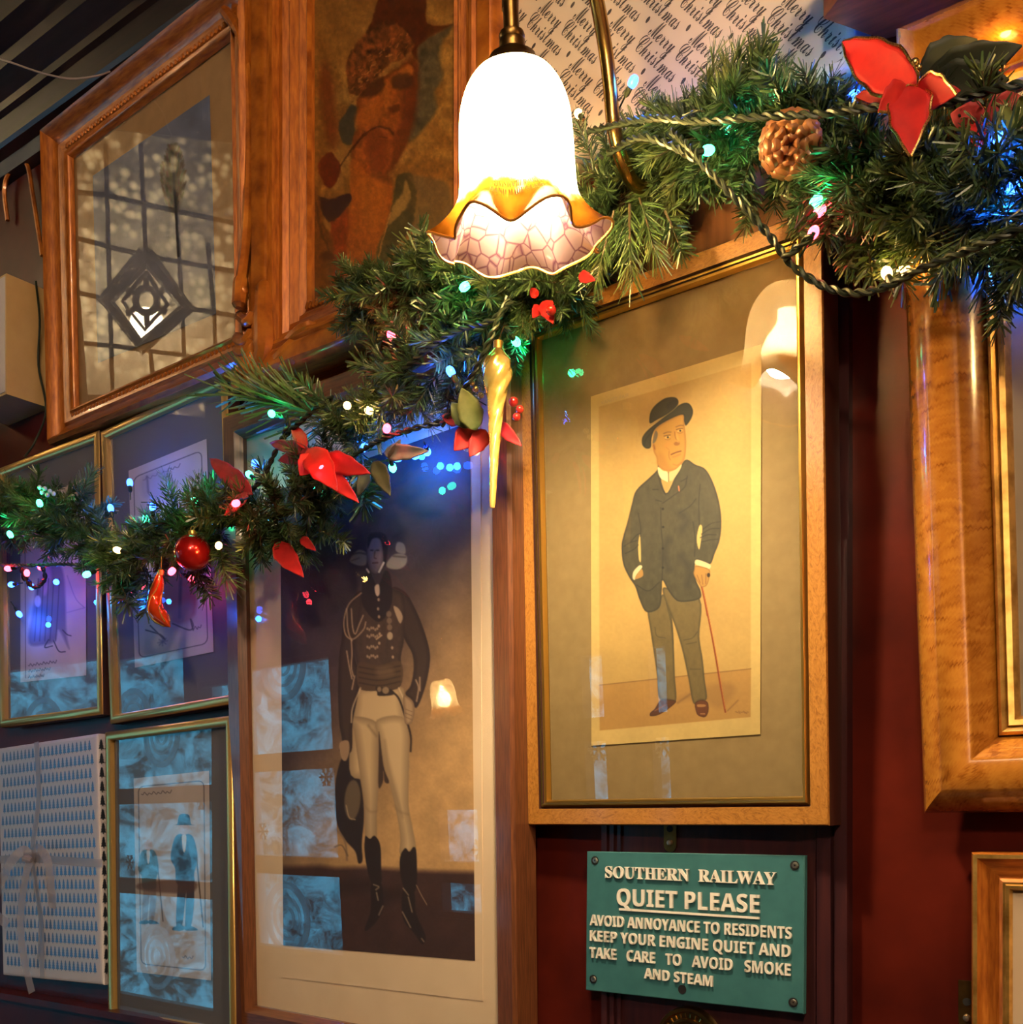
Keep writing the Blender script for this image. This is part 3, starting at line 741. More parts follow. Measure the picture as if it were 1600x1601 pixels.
    c.poly([(295, 1050), (450, 1070), (612, 1040), (612, 1220), (450, 1255), (300, 1238)], (74, 56, 44), 1.2)
    for y in (1080, 1120, 1160, 1200): c.stroke([(300, y), (450, y + 22), (610, y - 8)], 2.2, (40, 28, 28), 1.2, .6)
    c.poly([(430, 1090), (540, 1080), (560, 1140), (450, 1160)], (120, 94, 70), 4, .45)
    c.poly([(340, 390), (380, 360), (440, 470), (495, 350), (540, 400), (545, 600), (450, 740), (330, 620), (320, 480)], (40, 30, 32), 1)
    c.poly([(418, 470), (448, 455), (455, 520), (438, 545), (422, 520)], (190, 165, 140), .8)
    gold = (178, 148, 118)
    for p in ([(315, 520), (225, 600), (185, 720), (195, 830), (245, 880)], [(240, 640), (250, 780), (270, 830), (300, 760), (330, 690)], [(205, 640), (215, 800), (250, 870), (330, 800), (350, 740)], [(240, 880), (245, 980), (240, 1080), (255, 1150)], [(265, 1150), (245, 1250)], [(205, 960), (225, 1080), (245, 1170)]): c.stroke(p, 2.0, gold, .9, .75)
    for y in (790, 845, 930, 1000):
        for k in range(6): c.ell(362 + k * 15, y + 8 * math.sin(k * 1.9), 8, 11, gold, .7, .65)
    for x, y in ((447, 570), (443, 640), (450, 700), (448, 770), (455, 830), (452, 900), (550, 935), (555, 1005)): c.ell(x, y, 9, 12, gold, .7, .8)
    for x, y in ((525, 680), (528, 730), (530, 780)): c.ell(x, y, 20, 24, (120, 98, 80), .9, .8)
    c.ell(533, 845, 22, 30, (170, 145, 118), .9, .9); c.poly([(560, 620), (600, 640), (630, 700), (610, 750), (580, 690)], (168, 142, 116), .9, .85); c.stroke([(470, 840), (430, 870)], 2, gold, .8)
    c.poly([(430, 1230), (540, 1250), (560, 1290), (450, 1300), (435, 1270)], (46, 34, 30), .9); c.ell(500, 1258, 26, 26, (150, 126, 98), 1, .8); c.ell(452, 1250, 16, 20, (140, 116, 90), 1, .8)
    c.stroke([(540, 1260), (600, 1320), (650, 1460), (690, 1600), (690, 1720)], 3, (44, 32, 30), .9)
    for p in ([(310, 1240), (250, 1390), (240, 1500)], [(600, 1240), (640, 1340), (650, 1470)]): c.stroke(p, 2.4, (190, 165, 132), .9, .7)
    # hands
    c.poly([(635, 1300), (700, 1330), (720, 1400), (700, 1500), (650, 1510), (640, 1420)], (150, 122, 94), .9, edge=((90, 68, 54), 5, .7))
    for y in (1400, 1430, 1460): c.stroke([(650, y), (700, y + 20)], 1.2, (96, 74, 60), .7, .7)
    for p in ([(730, 1180), (750, 1240), (735, 1340)], [(760, 1160), (760, 1260)]): c.stroke(p, 2.2, gold, .9, .7)
    c.poly([(150, 1660), (215, 1640), (225, 1720), (200, 1790), (165, 1770)], (140, 112, 88), .9)
    # head
    c.poly([(362, 130), (400, 85), (460, 95), (486, 170), (482, 300), (440, 372), (385, 350), (358, 250)], (128, 108, 112), 1.2, edge=((70, 52, 54), 6, .7))
    c.poly([(365, 180), (370, 90), (420, 60), (500, 80), (515, 200), (490, 320), (478, 190), (455, 110), (400, 110)], (34, 26, 32), 1.2)
    for x in (395, 440): c.ell(x, 196, 14, 6, (50, 38, 42), .8, .9)
    c.stroke([(420, 200), (414, 250), (428, 258)], 2, (86, 66, 66), .8); c.stroke([(402, 292), (440, 290)], 2, (80, 52, 52), .8)
    c.stroke([(358, 340), (372, 362)], 3, (206, 190, 176), .7); c.stroke([(450, 360), (486, 290)], 3, (206, 190, 176), .7)
    c.poly([(232, 260), (290, 195), (350, 215), (352, 300), (300, 312), (240, 290)], (150, 132, 112), 1.4, .9); c.stroke([(240, 230), (300, 215), (350, 225)], 3, (70, 56, 50), 1, .7); c.stroke([(240, 275), (300, 255)], 2, (90, 74, 62), 1, .7)
    c.poly([(510, 290), (570, 225), (655, 235), (655, 300), (600, 338), (520, 330)], (150, 136, 118), 1.3, .9); c.poly([(575, 190), (590, 135), (640, 150), (650, 220), (600, 215)], (158, 142, 122), 1.2, .85); c.stroke([(560, 240), (650, 248)], 3, (80, 64, 56), 1, .7)
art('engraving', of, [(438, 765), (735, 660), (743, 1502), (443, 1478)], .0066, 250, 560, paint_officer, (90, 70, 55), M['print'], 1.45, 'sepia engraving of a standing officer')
pane(of, .529, .925, .002)

# --- bowler-hatted gentleman
gf = picture('framed_print', 'burr walnut framed print of a gentleman in a bowler hat with a cane', (-.639, .056, 1.634, 2.4, .30, -2.0), .415, .657,
             [(0, -.040), (0, -.001), (.0015, .001), (.021, .001), (.0225, -.003), (.0235, -.001), (.026, .003), (.028, .0025), (.0285, -.001), (.031, -.002), (.032, -.004), (.0325, -.011)],
             [2, 0, 0, 2, 1, 1, 1, 2, 1, 1, 1], [M['burl'], M['gold'], M['dark_side']])
mount(gf, .352, .594, .013, M['mount_tan'])
def paint_gent(c):
    pap, img = np.array([222, 186, 112.]), np.array([204, 164, 92.])
    c.c[:] = pap; c.at(0, 0, 1)
    c.poly([(936.5, 636), (1175, 567), (1174, 1121), (938, 1142)], img, .8, smooth=False)
    c.at(800, 900, 3.077)
    c.poly([(422, 527), (1152, 448), (1150, 680), (425, 745)], (190, 142, 72), .8, smooth=False); c.stroke([(422, 527), (1152, 448)], 1.2, (140, 100, 50), .7, smooth=False)
    c.mottle(50, 50, .07, 2); c.mottle(4, 4, .03, 3)
    c.poly([(790, 600), (860, 560), (980, 520), (1060, 520), (1075, 560), (1000, 640), (930, 600), (870, 600)], (160, 118, 62), 5, .6); c.stroke([(800, 612), (860, 570)], 3, (130, 96, 54), 1.5, .6)
    c.stroke([(1040, 650), (1090, 600)], 2, (130, 92, 50), 1, .6)
    tr, trs = (116, 98, 56), (72, 60, 38)
    c.poly([(655, 160), (690, 140), (735, 90), (772, 200), (782, 360), (786, 480), (792, 600), (752, 598), (710, 588), (700, 480), (686, 380), (668, 260)], tr, .8, tex=.10, edge=(trs, 4, .8))
    c.poly([(728, 80), (760, 60), (905, 110), (904, 290), (920, 400), (930, 500), (940, 592), (905, 600), (874, 612), (850, 490), (822, 360), (786, 240)], tr, .8, tex=.10, edge=(trs, 4, .8))
    for p in ([(690, 250), (700, 290), (740, 300)], [(830, 310), (870, 300), (895, 270)], [(840, 330), (890, 320)], [(700, 440), (740, 460)], [(860, 450), (910, 450)], [(745, 130), (770, 240), (778, 330)]): c.stroke(p, 1.3, trs, .9, .7)
    c.poly([(716, 600), (750, 596), (792, 604), (764, 634), (712, 668), (670, 676), (668, 660), (690, 640)], (92, 48, 20), .7, edge=((48, 24, 12), 2, .7)); c.stroke([(690, 650), (740, 622)], 1.2, (160, 100, 50), .7)
    c.poly([(884, 612), (916, 598), (944, 610), (948, 650), (932, 680), (898, 672), (886, 645)], (104, 52, 20), .7, edge=((52, 26, 12), 2, .7)); c.poly([(895, 620), (930, 620), (932, 630), (898, 632)], (190, 140, 80), .6, .8); c.stroke([(910, 665), (930, 665)], 1.2, (200, 150, 90), .6)
    c.at(940, 600, 4.446)
    co, sh = (74, 68, 48), (38, 36, 32)
    c.poly([(400, 560), (390, 600), (335, 655), (245, 742), (214, 840), (184, 960), (158, 1050), (143, 1130), (154, 1250), (196, 1345), (238, 1410), (268, 1500), (316, 1586), (405, 1556), (422, 1440), (428, 1365), (470, 1440), (528, 1508), (604, 1514), (688, 1492), (692, 1440), (662, 1370), (650, 1290), (668, 1225), (755, 1255), (790, 1180), (826, 1080), (836, 950), (820, 820), (780, 690), (726, 595), (655, 562), (585, 530), (520, 640), (450, 760)], co, .8, tex=.14, edge=(sh, 3.2, .85))
    c.poly([(690, 980), (704, 1010), (684, 1150), (666, 1090), (674, 1020)], (212, 178, 104), .7); c.poly([(272, 1050), (278, 1225), (264, 1222), (258, 1120)], (212, 178, 104), .7)
    for p in ([(258, 900), (276, 1000), (274, 1060)], [(690, 700), (680, 820), (684, 980)], [(415, 860), (418, 1000), (430, 1150), (425, 1365)], [(430, 830), (500, 780), (580, 720), (600, 640)], [(400, 640), (420, 720), (450, 770)], [(555, 680), (598, 655)], [(360, 735), (398, 735)], [(380, 808), (420, 818)], [(545, 900), (620, 850), (660, 800)], [(160, 1130), (200, 1105), (250, 1090)], [(205, 1100), (245, 1055), (272, 1040)], [(170, 1180), (230, 1150), (258, 1120)], [(690, 1070), (740, 1050), (800, 1050)], [(700, 1100), (760, 1085), (815, 1080)], [(710, 1010), (770, 970), (825, 960)], [(700, 1045), (760, 1010), (826, 1005)], [(640, 960), (655, 1080), (650, 1200)], [(250, 1400), (330, 1440), (405, 1380)]): c.stroke(p, 1.5, sh, .8, .75)
    for p in ([(560, 900), (600, 950), (560, 1010)], [(470, 1080), (440, 1180), (470, 1290)], [(560, 1200), (620, 1300), (600, 1400)]): c.stroke(p, 9, (44, 42, 38), 5, .55)
    for p in ([(330, 800), (310, 950), (330, 1080)], [(740, 720), (780, 850), (790, 950)]): c.stroke(p, 9, (82, 74, 54), 5, .45)
    for x, y in ((430, 870), (432, 996), (430, 1145), (430, 1278)): c.ell(x, y, 8, 8, (20, 18, 16), .7)
    c.poly([(220, 1352), (226, 1305), (268, 1262), (286, 1276), (246, 1330), (236, 1362)], (226, 206, 160), .7); c.poly([(240, 1342), (282, 1288), (292, 1335), (244, 1358)], (178, 132, 64), .7)
    c.poly([(654, 1252), (668, 1222), (758, 1256), (750, 1288), (700, 1270)], (228, 206, 158), .7)
    c.stroke([(696, 1390), (720, 1500), (740, 1610)], 2.6, (142, 62, 14), .7); 
    c.at(800, 900, 3.077); c.stroke([(905, 0), (935, 140), (972, 330), (1004, 520), (1029, 656)], 2.6, (142, 62, 14), .6); c.stroke([(908, 0), (976, 330), (1028, 640)], .8, (206, 122, 50), .5)
    c.at(940, 600, 4.446)
    c.poly([(662, 1266), (750, 1288), (754, 1340), (736, 1400), (702, 1414), (682, 1392), (645, 1330), (648, 1290)], (184, 136, 64), .7, edge=((120, 78, 34), 2, .7))
    for p in ([(668, 1330), (690, 1385)], [(700, 1330), (708, 1395)], [(730, 1320), (728, 1390)]): c.stroke(p, 1.0, (122, 80, 36), .6, .8)
    c.ell(748, 1330, 11, 15, (50, 30, 14), .7)
    # head
    c.poly([(360, 395), (382, 310), (480, 245), (572, 212), (582, 300), (592, 400), (586, 500), (562, 556), (506, 602), (440, 602), (394, 565), (386, 515), (366, 470)], (196, 142, 58), .8, edge=((150, 98, 38), 4, .65))
    c.poly([(358, 410), (378, 330), (395, 350), (380, 400)], (110, 98, 76), .8); c.ell(370, 440, 11, 26, (180, 122, 48), .7, rot=-.2); c.stroke([(366, 425), (374, 455)], 1, (120, 76, 32), .5)
    c.poly([(400, 480), (440, 500), (470, 560), (500, 595), (440, 598), (396, 560)], (176, 120, 46), 4, .6)
    for cx, cy, rr in ((462, 372, -.28), (548, 326, -.28)):
        c.ell(cx, cy, 19, 8, (224, 184, 110), .7, .8, rr); c.ell(cx + 3, cy, 7, 7, (50, 40, 30), .6)
        c.stroke([(cx - 24, cy - 8), (cx, cy - 14), (cx + 20, cy - 16)], 1.1, (90, 58, 28), .5, .9); c.stroke([(cx - 26, cy - 26), (cx, cy - 36), (cx + 24, cy - 36)], 1.7, (128, 92, 46), .7, .8)
        c.stroke([(cx - 16, cy + 14), (cx + 4, cy + 18), (cx + 20, cy + 10)], 1, (142, 92, 38), .6, .7)
    c.stroke([(512, 335), (520, 380), (542, 402)], 1.4, (140, 88, 34), .7, .8); c.poly([(506, 418), (520, 404), (546, 408), (544, 424), (520, 430)], (150, 94, 38), .8, .8); c.poly([(520, 350), (532, 348), (544, 400), (530, 402)], (226, 172, 84), 1.5, .6)
    c.stroke([(488, 492), (520, 478), (556, 468)], 1.7, (118, 62, 28), .7); c.stroke([(500, 510), (530, 500), (552, 490)], 1.4, (168, 104, 48), 1, .7); c.stroke([(474, 470), (472, 505), (482, 530)], 1.1, (146, 94, 38), .7, .7); c.stroke([(452, 440), (476, 460)], 1, (150, 98, 40), .8, .5)
    c.ell(470, 430, 24, 18, (214, 140, 62), 3, .5); c.stroke([(500, 560), (530, 566), (560, 545)], 1.2, (150, 98, 40), .9, .6)
    # collar
    c.poly([(396, 578), (430, 604), (462, 616), (466, 682), (424, 666), (400, 626)], (232, 214, 164), .6); c.poly([(474, 620), (520, 596), (560, 560), (548, 600), (500, 668), (480, 680)], (214, 190, 132), .6)
    c.poly([(418, 668), (466, 684), (490, 676), (452, 752)], (186, 150, 80), .7); c.stroke([(468, 612), (470, 680)], 1.2, (110, 90, 60), .5)
    c.poly([(535, 712), (543, 712), (547, 745), (540, 745)], (206, 120, 80), .5)
    # hat
    hat, hs = (56, 52, 34), (30, 28, 22)
    c.poly([(340, 275), (340, 215), (360, 170), (400, 130), (455, 98), (520, 97), (536, 140), (470, 205), (390, 250)], hat, .8, edge=(hs, 3, .6)); c.poly([(455, 150), (500, 110), (530, 120), (525, 160), (470, 180)], (34, 32, 24), 2, .7)
    c.poly([(284, 405), (290, 368), (330, 318), (430, 238), (540, 150), (604, 134), (638, 180), (630, 235), (592, 290), (578, 260), (568, 214), (480, 246), (384, 306), (352, 375), (346, 440), (316, 450), (292, 432)], hat, .8, edge=(hs, 3, .7))
    c.stroke([(340, 290), (430, 235), (500, 185), (540, 146)], 1.0, (150, 130, 80), .5, .8); c.stroke([(300, 430), (310, 390), (350, 340)], 2, (32, 30, 22), 1, .6)
    c.at(800, 900, 3.077)
    for k in range(8): c.stroke([(1078 + k * 8, 655 + 3 * math.sin(k * 2.2)), (1084 + k * 8, 660 - 4 * math.cos(k * 1.7))], 1, (120, 84, 44), .5, .8, smooth=False)
art('colour_print', gf, [(924, 620), (1191, 538), (1189, 1148), (925, 1166)], .0118, 300, 660, paint_gent, (222, 186, 112), M['print'], .62, 'cream printed sheet of a gentleman standing with a cane')
def inscription(name, parent, body, fn, p0, p1, cap_px, yl, m, extrude=0.0, offset=0.0):
    """lettering whose baseline runs between two points of the thing's own face"""
    MW = parent.matrix_world
    a, b = plane_hit(MW, *p0, yl), plane_hit(MW, *p1, yl)
    up = plane_hit(MW, p0[0], p0[1] - cap_px, yl) - a
    v, f = text_mesh(fn(body), 0, offset)
    ch, by = cap_height(fn)
    x0, x1 = v[:, 0].min(), v[:, 0].max()
    ux = b - a; zu = up.normalized() if abs(up.normalized().dot(ux.normalized())) < .3 else Vector((0, 0, 1))
    mb = MB(); front = [a + ux * ((p[0] - x0) / (x1 - x0)) + up * ((p[1] - by) / ch) for p in v]
    if extrude <= 0: mb.add([p + Vector((0, -.0003, 0)) for p in front], f)
    else:
        n = len(front)
        allv = [p + Vector((0, -extrude, 0)) for p in front] + list(front)
        ec = {}
        for q in f:
            for i in range(len(q)): 
                e = (q[i], q[(i + 1) % len(q)]); ec[e] = 1
        side = [(e[0], e[1], e[1] + n, e[0] + n) for e in ec if (e[1], e[0]) not in ec]
        mb.add(allv, [tuple(q) for q in f] + side)
    return mb.build(name, m, parent)
inscription('printed_heading', gf, 'VANITY FAIR', lambda s: s, (940, 633), (984, 620), 5.5, .0114, mat('faint_print', (.34, .25, .12), .8))
pane(gf, .351, .593, .009)

# --- big ornate frame with the oil portrait
PX0, PX1, PZ0, PZ1 = -1.242, -.957, 2.098, 2.65
pw, ph = PX1 - PX0 + .202, PZ1 - PZ0 + .202
bp = picture('framed_painting', 'wide carved brown frame behind the lamp holding a bearded man in oils', ((PX0 + PX1) / 2, .050, (PZ0 + PZ1) / 2), pw, ph,
             [(0, -.045), (0, .026), (.004, .038), (.010, .043), (.030, .042), (.038, .036), (.042, .040), (.050, .036), (.054, .026), (.062, .026), (.068, .018), (.074, .022), (.082, .010), (.086, .013), (.094, .006), (.098, .009), (.101, .002), (.101, -.004)],
             [0, 1, 1, 1, 1, 0, 0, 0, 0, 0, 0, 0, 0, 0, 1, 1, 0], [M['gilt_wood'], M['carved']])
def paint_portrait(c):
    U0, V0 = c.U, c.V; c.U = U0 + 4.5 * (fbm(U0 / 6, V0 / 6, 21) - .5); c.V = V0 + 5 * (fbm(U0 / 7, V0 / 5, 33) - .5)
    c.c[:] = (112, 72, 28)
    c.mix_noise((150, 108, 50), 18, 22, .35, .7, 3, .8); c.mottle(5, 7, .22, 5)
    c.at(470, 0, 3.333)
    c.poly([(100, 380), (150, 330), (190, 640), (180, 780), (130, 700)], (100, 42, 14), 5, .8)
    c.poly([(60, -60), (860, -60), (820, 60), (660, 40), (640, 140), (420, 60), (330, 140), (240, 330), (90, 300)], (118, 76, 30), 9, .6)
    c.poly([(600, 240), (700, 180), (800, 126), (745, 210), (724, 290), (742, 400), (700, 480), (712, 560), (660, 650), (566, 740), (570, 640), (610, 350)], (72, 62, 42), 3, tex=.4)
    c.poly([(350, 200), (380, 80), (440, -40), (640, -40), (655, 110), (730, 132), (790, 128), (700, 178), (620, 240), (600, 310), (520, 160), (450, 120)], (66, 28, 10), 1.8, tex=.3)
    c.poly([(196, 650), (230, 590), (262, 545), (300, 570), (285, 660), (275, 740), (225, 745)], (58, 52, 38), 1.6)
    # face and neck
    c.poly([(296, 575), (300, 505), (430, 400), (590, 320), (606, 420), (590, 600), (545, 760), (455, 905), (362, 912), (268, 835), (276, 720), (300, 650)], (132, 66, 22), 1.6, tex=.35, edge=((84, 36, 12), 8, .8))
    c.poly([(540, 330), (612, 320), (600, 600), (540, 770), (470, 900), (480, 760), (520, 620)], (84, 36, 14), 5, .8)
    c.poly([(300, 580), (400, 520), (420, 600), (360, 660), (290, 660)], (154, 80, 26), 4, .8); c.poly([(520, 360), (570, 340), (585, 380), (540, 400)], (170, 94, 30), 3, .8)
    c.poly([(430, 430), (460, 440), (465, 530), (490, 560), (450, 580), (432, 540)], (160, 86, 28), 2.5, .8)
    c.poly([(330, 440), (430, 400), (430, 470), (370, 505), (310, 500)], (56, 28, 14), 3, .85); c.poly([(480, 400), (560, 380), (590, 440), (520, 470), (480, 450)], (56, 30, 16), 3, .8)
    c.poly([(460, 560), (510, 545), (515, 575), (470, 590)], (70, 30, 12), 2, .8)
    c.poly([(250, 450), (238, 350), (265, 265), (370, 150), (480, 108), (590, 230), (528, 310), (470, 330), (400, 400), (310, 490), (262, 486)], (92, 48, 20), 1.5, tex=.7)
    for k in range(90):
        a = random.random(); b = random.random(); x = 262 + 290 * a; y = 470 - 260 * a + (b - .6) * 190 * (1 - .4 * a)
        if y < 120: continue
        c.stroke([(x, y), (x + random.uniform(4, 18), y - random.uniform(4, 16))], random.uniform(1, 2.2), random.choice([(160, 96, 40), (130, 72, 30), (60, 26, 10), (184, 130, 70)]), .8, .6, smooth=False)
    c.poly([(345, 700), (440, 690), (460, 770), (440, 880), (380, 905), (350, 850)], (104, 44, 16), 4, .8)
    c.stroke([(276, 770), (330, 700), (400, 665), (460, 670), (485, 700)], 3.4, (64, 22, 14), 1.3, .9); c.stroke([(205, 870), (250, 800), (300, 735), (345, 698)], 2.0, (60, 28, 12), .8)
    c.stroke([(395, 668), (430, 672)], 1.5, (150, 90, 70), 1, .7); c.stroke([(410, 715), (450, 715)], 2, (70, 26, 14), 1, .8)
    c.poly([(268, 830), (360, 910), (450, 912), (480, 1000), (462, 1110), (405, 1280), (375, 1420), (350, 1560), (190, 1560), (235, 1300), (255, 1080)], (138, 70, 20), 1.6, tex=.25)
    c.poly([(300, 930), (440, 930), (455, 1060), (400, 1200), (330, 1150)], (152, 82, 24), 6, .6); c.poly([(360, 915), (450, 910), (470, 960), (400, 930)], (78, 36, 14), 4, .7)
    c.poly([(160, 1150), (250, 1075), (240, 1300), (210, 1540), (150, 1560)], (112, 44, 12), 2, tex=.3)
    c.poly([(95, 850), (160, 795), (210, 880), (155, 985), (110, 930)], (86, 28, 10), 1.4, tex=.2)
    c.poly([(75, 1015), (150, 1040), (200, 1020), (258, 1010), (250, 1070), (160, 1155), (110, 1100)], (44, 24, 24), 1.4)
    c.poly([(60, 1000), (95, 1030), (120, 1160), (170, 1260), (150, 1560), (60, 1560)], (92, 54, 22), 3, tex=.3); c.stroke([(80, 1060), (105, 1200), (150, 1310)], 3, (48, 28, 16), 1.4, .8); c.ell(135, 1335, 36, 26, (50, 24, 14), 3, .8)
    c.poly([(500, 930), (560, 900), (600, 960), (600, 1100), (560, 1210), (430, 1380), (400, 1420), (405, 1290), (450, 1180), (480, 1060)], (60, 52, 28), 1.6, tex=.25)
    c.poly([(545, 935), (575, 1020), (545, 1090), (460, 1170), (490, 1060), (530, 1010)], (136, 104, 52), 1.6, .9); c.poly([(560, 920), (690, 930), (760, 960), (790, 1060), (770, 1200), (640, 1280), (590, 1180), (610, 1000)], (92, 72, 44), 3, .85)
    c.stroke([(470, 1110), (420, 1280), (390, 1420)], 2, (180, 120, 60), .9, .7)
    c.U, c.V = U0, V0; c.mix_noise((96, 62, 26), 14, 18, .4, .8, 12, .22); c.mottle(4, 5, .16, 17); c.mottle(1.6, 1.6, .10, 19)
art('canvas', bp, [(484, -70), (718, -260), (718, 392), (484, 490)], .004, 230, 560, paint_portrait, (120, 80, 35), M['oil'], 1.05, 'oil portrait of a bearded man with a pipe')
# carved corner: curled acanthus lobes, stems and a scalloped skirt
def wp(u, v, t): return bp.matrix_world.inverted() @ P(u, v, t)
mb = MB()
mb.tube(spline([wp(352, 18, .085), wp(372, 48, .09), wp(385, 105, .088), wp(389, 200, .084), wp(389, 300, .084), wp(384, 385, .088), wp(377, 440, .094), wp(374, 482, .098)], 8), [.009] * 8 + [.007] * 24 + [.009] * 16 + [.012] * 8 + [.006], 8)
for x, y, a in ((374, 470, 1), (380, 455, .8)): mb.ball(wp(x, y, .094), .011 * a, 8)
for (x0, y0), (x1, y1), (x2, y2), r in (((374, 492), (388, 503), (399, 486), .009), ((370, 528), (385, 534), (400, 512), .010), ((371, 545), (386, 550), (400, 528), .010), ((372, 562), (385, 566), (399, 545), .009), ((370, 603), (378, 580), (396, 556), .011), ((366, 600), (376, 606), (392, 586), .008)):
    mb.tube(spline([wp(x0, y0, .080), wp(x1, y1, .094), wp(x2, y2, .088)], 6), [r * .5] + [r] * 10 + [r * .5, .002], 8)
mb.tube(spline([wp(402, 470, .085), wp(400, 510, .095), wp(402, 545, .098), wp(404, 572, .09)], 6), [.002] + [.005] * 17 + [.002], 8)
mb.build('acanthus_carving', M['carved'], bp, smooth=True)
mb = MB()
for i in range(4):
    x = 420 + i * 2
mb.tube(spline([wp(418, 430, .078), wp(414, 490, .088), wp(414, 540, .092), wp(408, 568, .085)], 6), [.002, .008] + [.016] * 11 + [.014] * 5 + [.003], 8)
for (x0, y0), (x1, y1), (x2, y2), r in (((426, 572), (444, 552), (478, 520), .010), ((432, 578), (446, 568), (462, 540), .006), ((458, 570), (466, 556), (488, 528), .007), ((470, 562), (482, 548), (505, 526), .007), ((440, 545), (470, 515), (500, 505), .008)):
    mb.tube(spline([wp(x0, y0, .076), wp(x1, y1, .086), wp(x2, y2, .070)], 6), [r * .7] + [r] * 9 + [r * .6, r * .4, .002], 8)
mb.build('corner_leaf', M['carved'], bp, smooth=True)
mb = MB()
edge = [(440, 562), (470, 553), (490, 545), (512, 532), (540, 518), (575, 505), (605, 494), (640, 470), (690, 440)]
n = len(edge); vs = [wp(u, v, .064) for u, v in edge] + [wp(u, v - 22, .072) for u, v in edge] + [wp(u, v, .045) for u, v in edge]
mb.add(vs, [(i, i + 1, n + i + 1, n + i) for i in range(n - 1)] + [(i, 2 * n + i, 2 * n + i + 1, i + 1) for i in range(n - 1)])
mb.build('scalloped_skirt', M['carved'], bp, smooth=True)
mb = MB()
zr = -ph / 2 + .101 + .004
for i in range(40):
    x = -(PX1 - PX0) / 2 + i * (PX1 - PX0) / 39
    mb.tube([(x - .003, -.010, zr - .010), (x + .003, -.012, zr - .002)], .0028, 6)
mb.build('rope_beading', M['carved'], bp, smooth=True)

# --- tall maple frame on the right, leaning out from the wall
rf = picture('framed_picture', 'tall glossy maple frame with a rounded section at the right, leaning forward', (-.036, .080, 1.6976, 6.95, 0, 0), .60, .7635,
             [(0, -.010)] + [(.076 * i / 20, .036 * math.sin(math.pi * (.02 + .93 * i / 20)) ** .75) for i in range(21)] + [ (.0765, .014), (.080, .017), (.083, .014), (.0845, .012), (.086, .015), (.091, .013), (.094, .006), (.094, -.001)],
             [0] * 21 + [1] * 8, [M['maple'], M['gold_soft']])
mount(rf, .42, .585, .003, M['mount_sand']); pane(rf, .412, .576, 0.0)
lf = picture('framed_picture', 'lower right corner frame with concave brown moulding and cream mount', (-.286 + .26, .05, 1.278 - .28, 0, 0, 0), .52, .56,
             [(0, -.045), (0, .003), (.002, .006), (.006, .006), (.008, .003), (.020, -.006), (.024, -.006), (.0255, .001), (.029, .003), (.031, .002), (.0325, .004), (.035, .003), (.037, -.003)],
             [0, 0, 1, 0, 0, 0, 0, 0, 1, 1, 1, 1], [M['gilt_wood'], M['gold_soft']])
mount(lf, .455, .495, .006, M['mount_cream']); pane(lf, .446, .486, .002)
# keyhole hangers
def hanger(label, u, v, t, s=1.0, group=None):
    c = P(u, v, t); o = thing('picture_hanger', label, 'hanger', loc=c)
    mb = MB(); pts = [(-.0085 * s, 0, .03 * s), (.0085 * s, 0, .03 * s), (.0085 * s, 0, -.012 * s)] + [(.0085 * s * math.cos(a), 0, -.012 * s + .0085 * s * math.sin(a)) for a in [-math.pi * k / 8 for k in range(1, 8)]] + [(-.0085 * s, 0, -.012 * s)]
    n = len(pts); mb.add(pts + [(x, -.002, z) for x, y, z in pts], [tuple(range(n)), tuple(range(n, 2 * n))[::-1]] + [(i, n + i, n + (i + 1) % n, (i + 1) % n) for i in range(n)])
    mb.build('plate', M['brass_dark'], o)
    mb = MB(); mb.lathe([(.0001, .0035), (.003 * s, .003), (.0042 * s, 0)], 12, Matrix.Translation((0, -.002, -.009 * s)) @ Matrix.Rotation(R(90), 4, 'X')); mb.build('screw', M['steel'], o, smooth=True)
    mb = MB(); mb.lathe([(.0001, .0008), (.0042 * s, .0008), (.0042 * s, 0)], 12, Matrix.Translation((0, -.002, .008 * s)) @ Matrix.Rotation(R(90), 4, 'X')); mb.build('keyhole', M['black'], o)
    return o
hanger('brass keyhole hanger below the bowler-hatted gentleman print', 1049, 1306, .0135)
hanger('brass hanger poking up above the gentleman print', 1066, 398, .026)
hanger('small brass hanger beside the lower right cream mounted frame', 1513, 1578, .003)

# --- picture wrapped in greeting paper
pc = thing('wrapped_parcel', 'flat parcel in white paper printed with looping Christmas greetings, behind the lamp', 'parcel', pose_matrix(-.63, .035, 2.43, 0, 5.5, 0))
mb = MB(); w, h = .50, .585
mb.moulding(w, h, [(.0, -.033), (0, .006), (.004, .012), (.010, .015)]); a, b = w / 2 - .010, h / 2 - .010
mb.add([(-a, -.015, b), (a, -.015, b), (a, -.015, -b), (-a, -.015, -b)], [(0, 3, 2, 1)])
mb.build('wrapping_paper', M['paper'], pc, smooth=True)
bpy.context.view_layer.update()
v, f = text_mesh(script_text('Merry Christmas') + '  •  ', 0, 0)
x0, x1 = v[:, 0].min(), v[:, 0].max(); Lp = .163; sc = Lp / (x1 - x0 + .55)
mb = MB(); inv = pc.matrix_world.inverted()
p0, p1 = inv @ P(953, 41, .05), inv @ P(1066, 147, .05)
d = (p1 - p0); d.y = 0; d.normalize(); nrm = Vector((-d.z, 0, d.x))
if nrm.z < 0: nrm = -nrm
base = p0.copy(); base.y = 0
